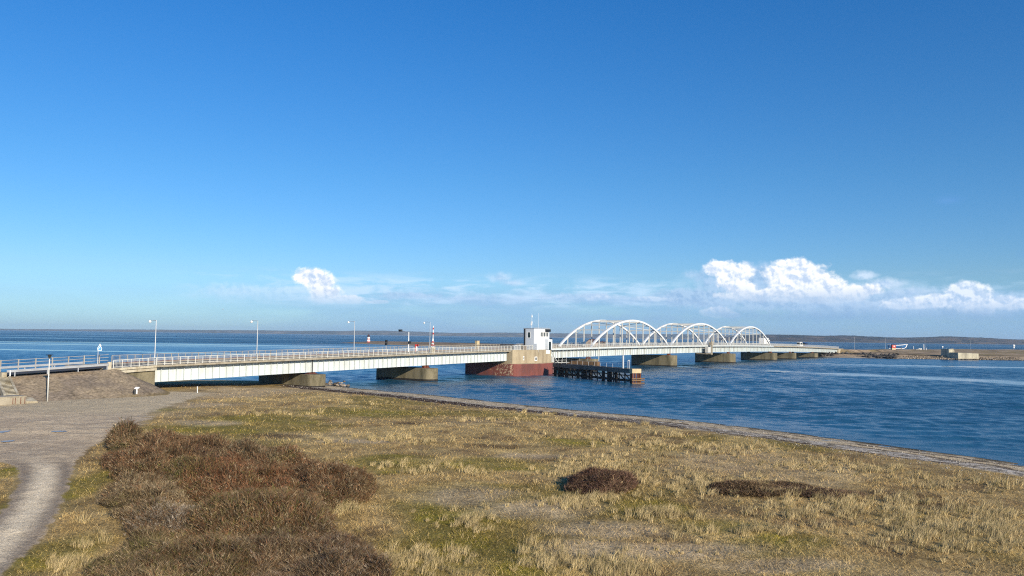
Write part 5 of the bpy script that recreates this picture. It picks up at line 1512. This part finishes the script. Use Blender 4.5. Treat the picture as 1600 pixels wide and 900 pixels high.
# ------------------------------------------------------------------ distant shores
def hills(name, label, dist, depth, prof, seed, cols, n=420):
    pxs = np.linspace(prof[0][0], prof[-1][0], n)
    hp = np.interp(pxs, [p[0] for p in prof], [p[1] for p in prof])
    m_ = 26
    V, Cc = [], []
    t = np.linspace(0, 1, m_)
    ang = (pxs - 800) / 1200
    Rr = dist + depth * t[None] + (fbm(pxs, pxs * 0, 60, 4, seed)[:, None] - .5) * dist * .06
    X = ang[:, None] * Rr; Y = Rr
    prof_t = np.sin(np.clip(t * 1.25, 0, 1) * math.pi / 2) ** 1.3
    H = (hp[:, None] * dist / 1200 + HC) * prof_t[None] * (.82 + .36 * fbm(X, Y, depth * .22, 5, seed + 1)) * (t[None] < .98)
    H = np.where(hp[:, None] <= 0, -2, H) - .6 * (t[None] == 0)
    H = H * (1 + .12 * (fbm(X, Y, depth * .03, 4, seed + 5) - .5) * (t[None] > .5))
    w = fbm(X, Y, depth * .16, 4, seed + 2); w2 = fbm(X, Y * .5, depth * .05, 3, seed + 3)
    c = np.zeros(X.shape + (3,)); c[:] = cols[0]
    def lp(c, k, f): return c * (1 - f[..., None]) + np.array(k) * f[..., None]
    c = lp(c, cols[1], sstep(.45, .55, w)); c = lp(c, cols[2], sstep(.55, .65, w2) * (t[None] < .75))
    c = lp(c, cols[3], np.broadcast_to(sstep(.08, .0, t)[None], X.shape))
    c = lp(c, cols[1], np.broadcast_to(sstep(.5, .65, t)[None], X.shape) * .8)
    i = np.arange(n * m_).reshape(n, m_)
    Fh = np.stack([i[:-1, :-1], i[1:, :-1], i[1:, 1:], i[:-1, 1:]], -1).reshape(-1, 4)
    o = raw_mesh(name, np.stack([X.ravel(), Y.ravel(), H.ravel()], 1), Fh, M['hill'], c.reshape(-1, 3), smooth=True)
    tag(o, label, kind='structure')
hills('hills', 'low wooded hills on the far shore at the right', 3900, 1100, [(1120, .5), (1160, 6), (1200, 8), (1260, 8.4), (1320, 9.2), (1360, 7), (1400, 6.6), (1450, 7.6), (1480, 9.2), (1530, 8.2), (1580, 6.4), (1660, 6), (1800, 8), (2100, 5)], 201,
      [(.06, .042, .032), (.018, .018, .016), (.14, .095, .06), (.22, .17, .11)])
hills('hills', 'hazy low hills on the far shore behind the bridge', 8200, 1800, [(-300, 1.5), (-100, .8), (60, 1.0), (180, 2.2), (300, 3.4), (420, 4), (520, 5), (600, 6.4), (680, 5), (720, 4.4), (780, 5.6), (850, 6), (920, 5.6), (1000, 6.6), (1100, 7), (1200, 7.5), (1300, 7)], 231,
      [(.13, .11, .08), (.06, .065, .055), (.22, .17, .12), (.30, .25, .2)])

# ------------------------------------------------------------------ haze: one closed box of thin air
m = MB(); m.box(-9500, 9500, -260, 13300, -4, 95)
hz = m.build('haze', bpy.data.materials.new('air'))
tag(hz, 'thin blue air over the water', kind='stuff')
ma = hz.data.materials[0]; ma.use_nodes = True; ma.node_tree.nodes.clear()
t = NT(ma.node_tree); pv_ = t.n('ShaderNodeVolumePrincipled'); ou = t.n('ShaderNodeOutputMaterial')
pv_.inputs['Color'].default_value = (0.55, 0.76, 1.0, 1)
pv_.inputs['Density'].default_value = 6.5e-5
pv_.inputs['Anisotropy'].default_value = 0.0
t.link(pv_.outputs[0], ou.inputs['Volume'])
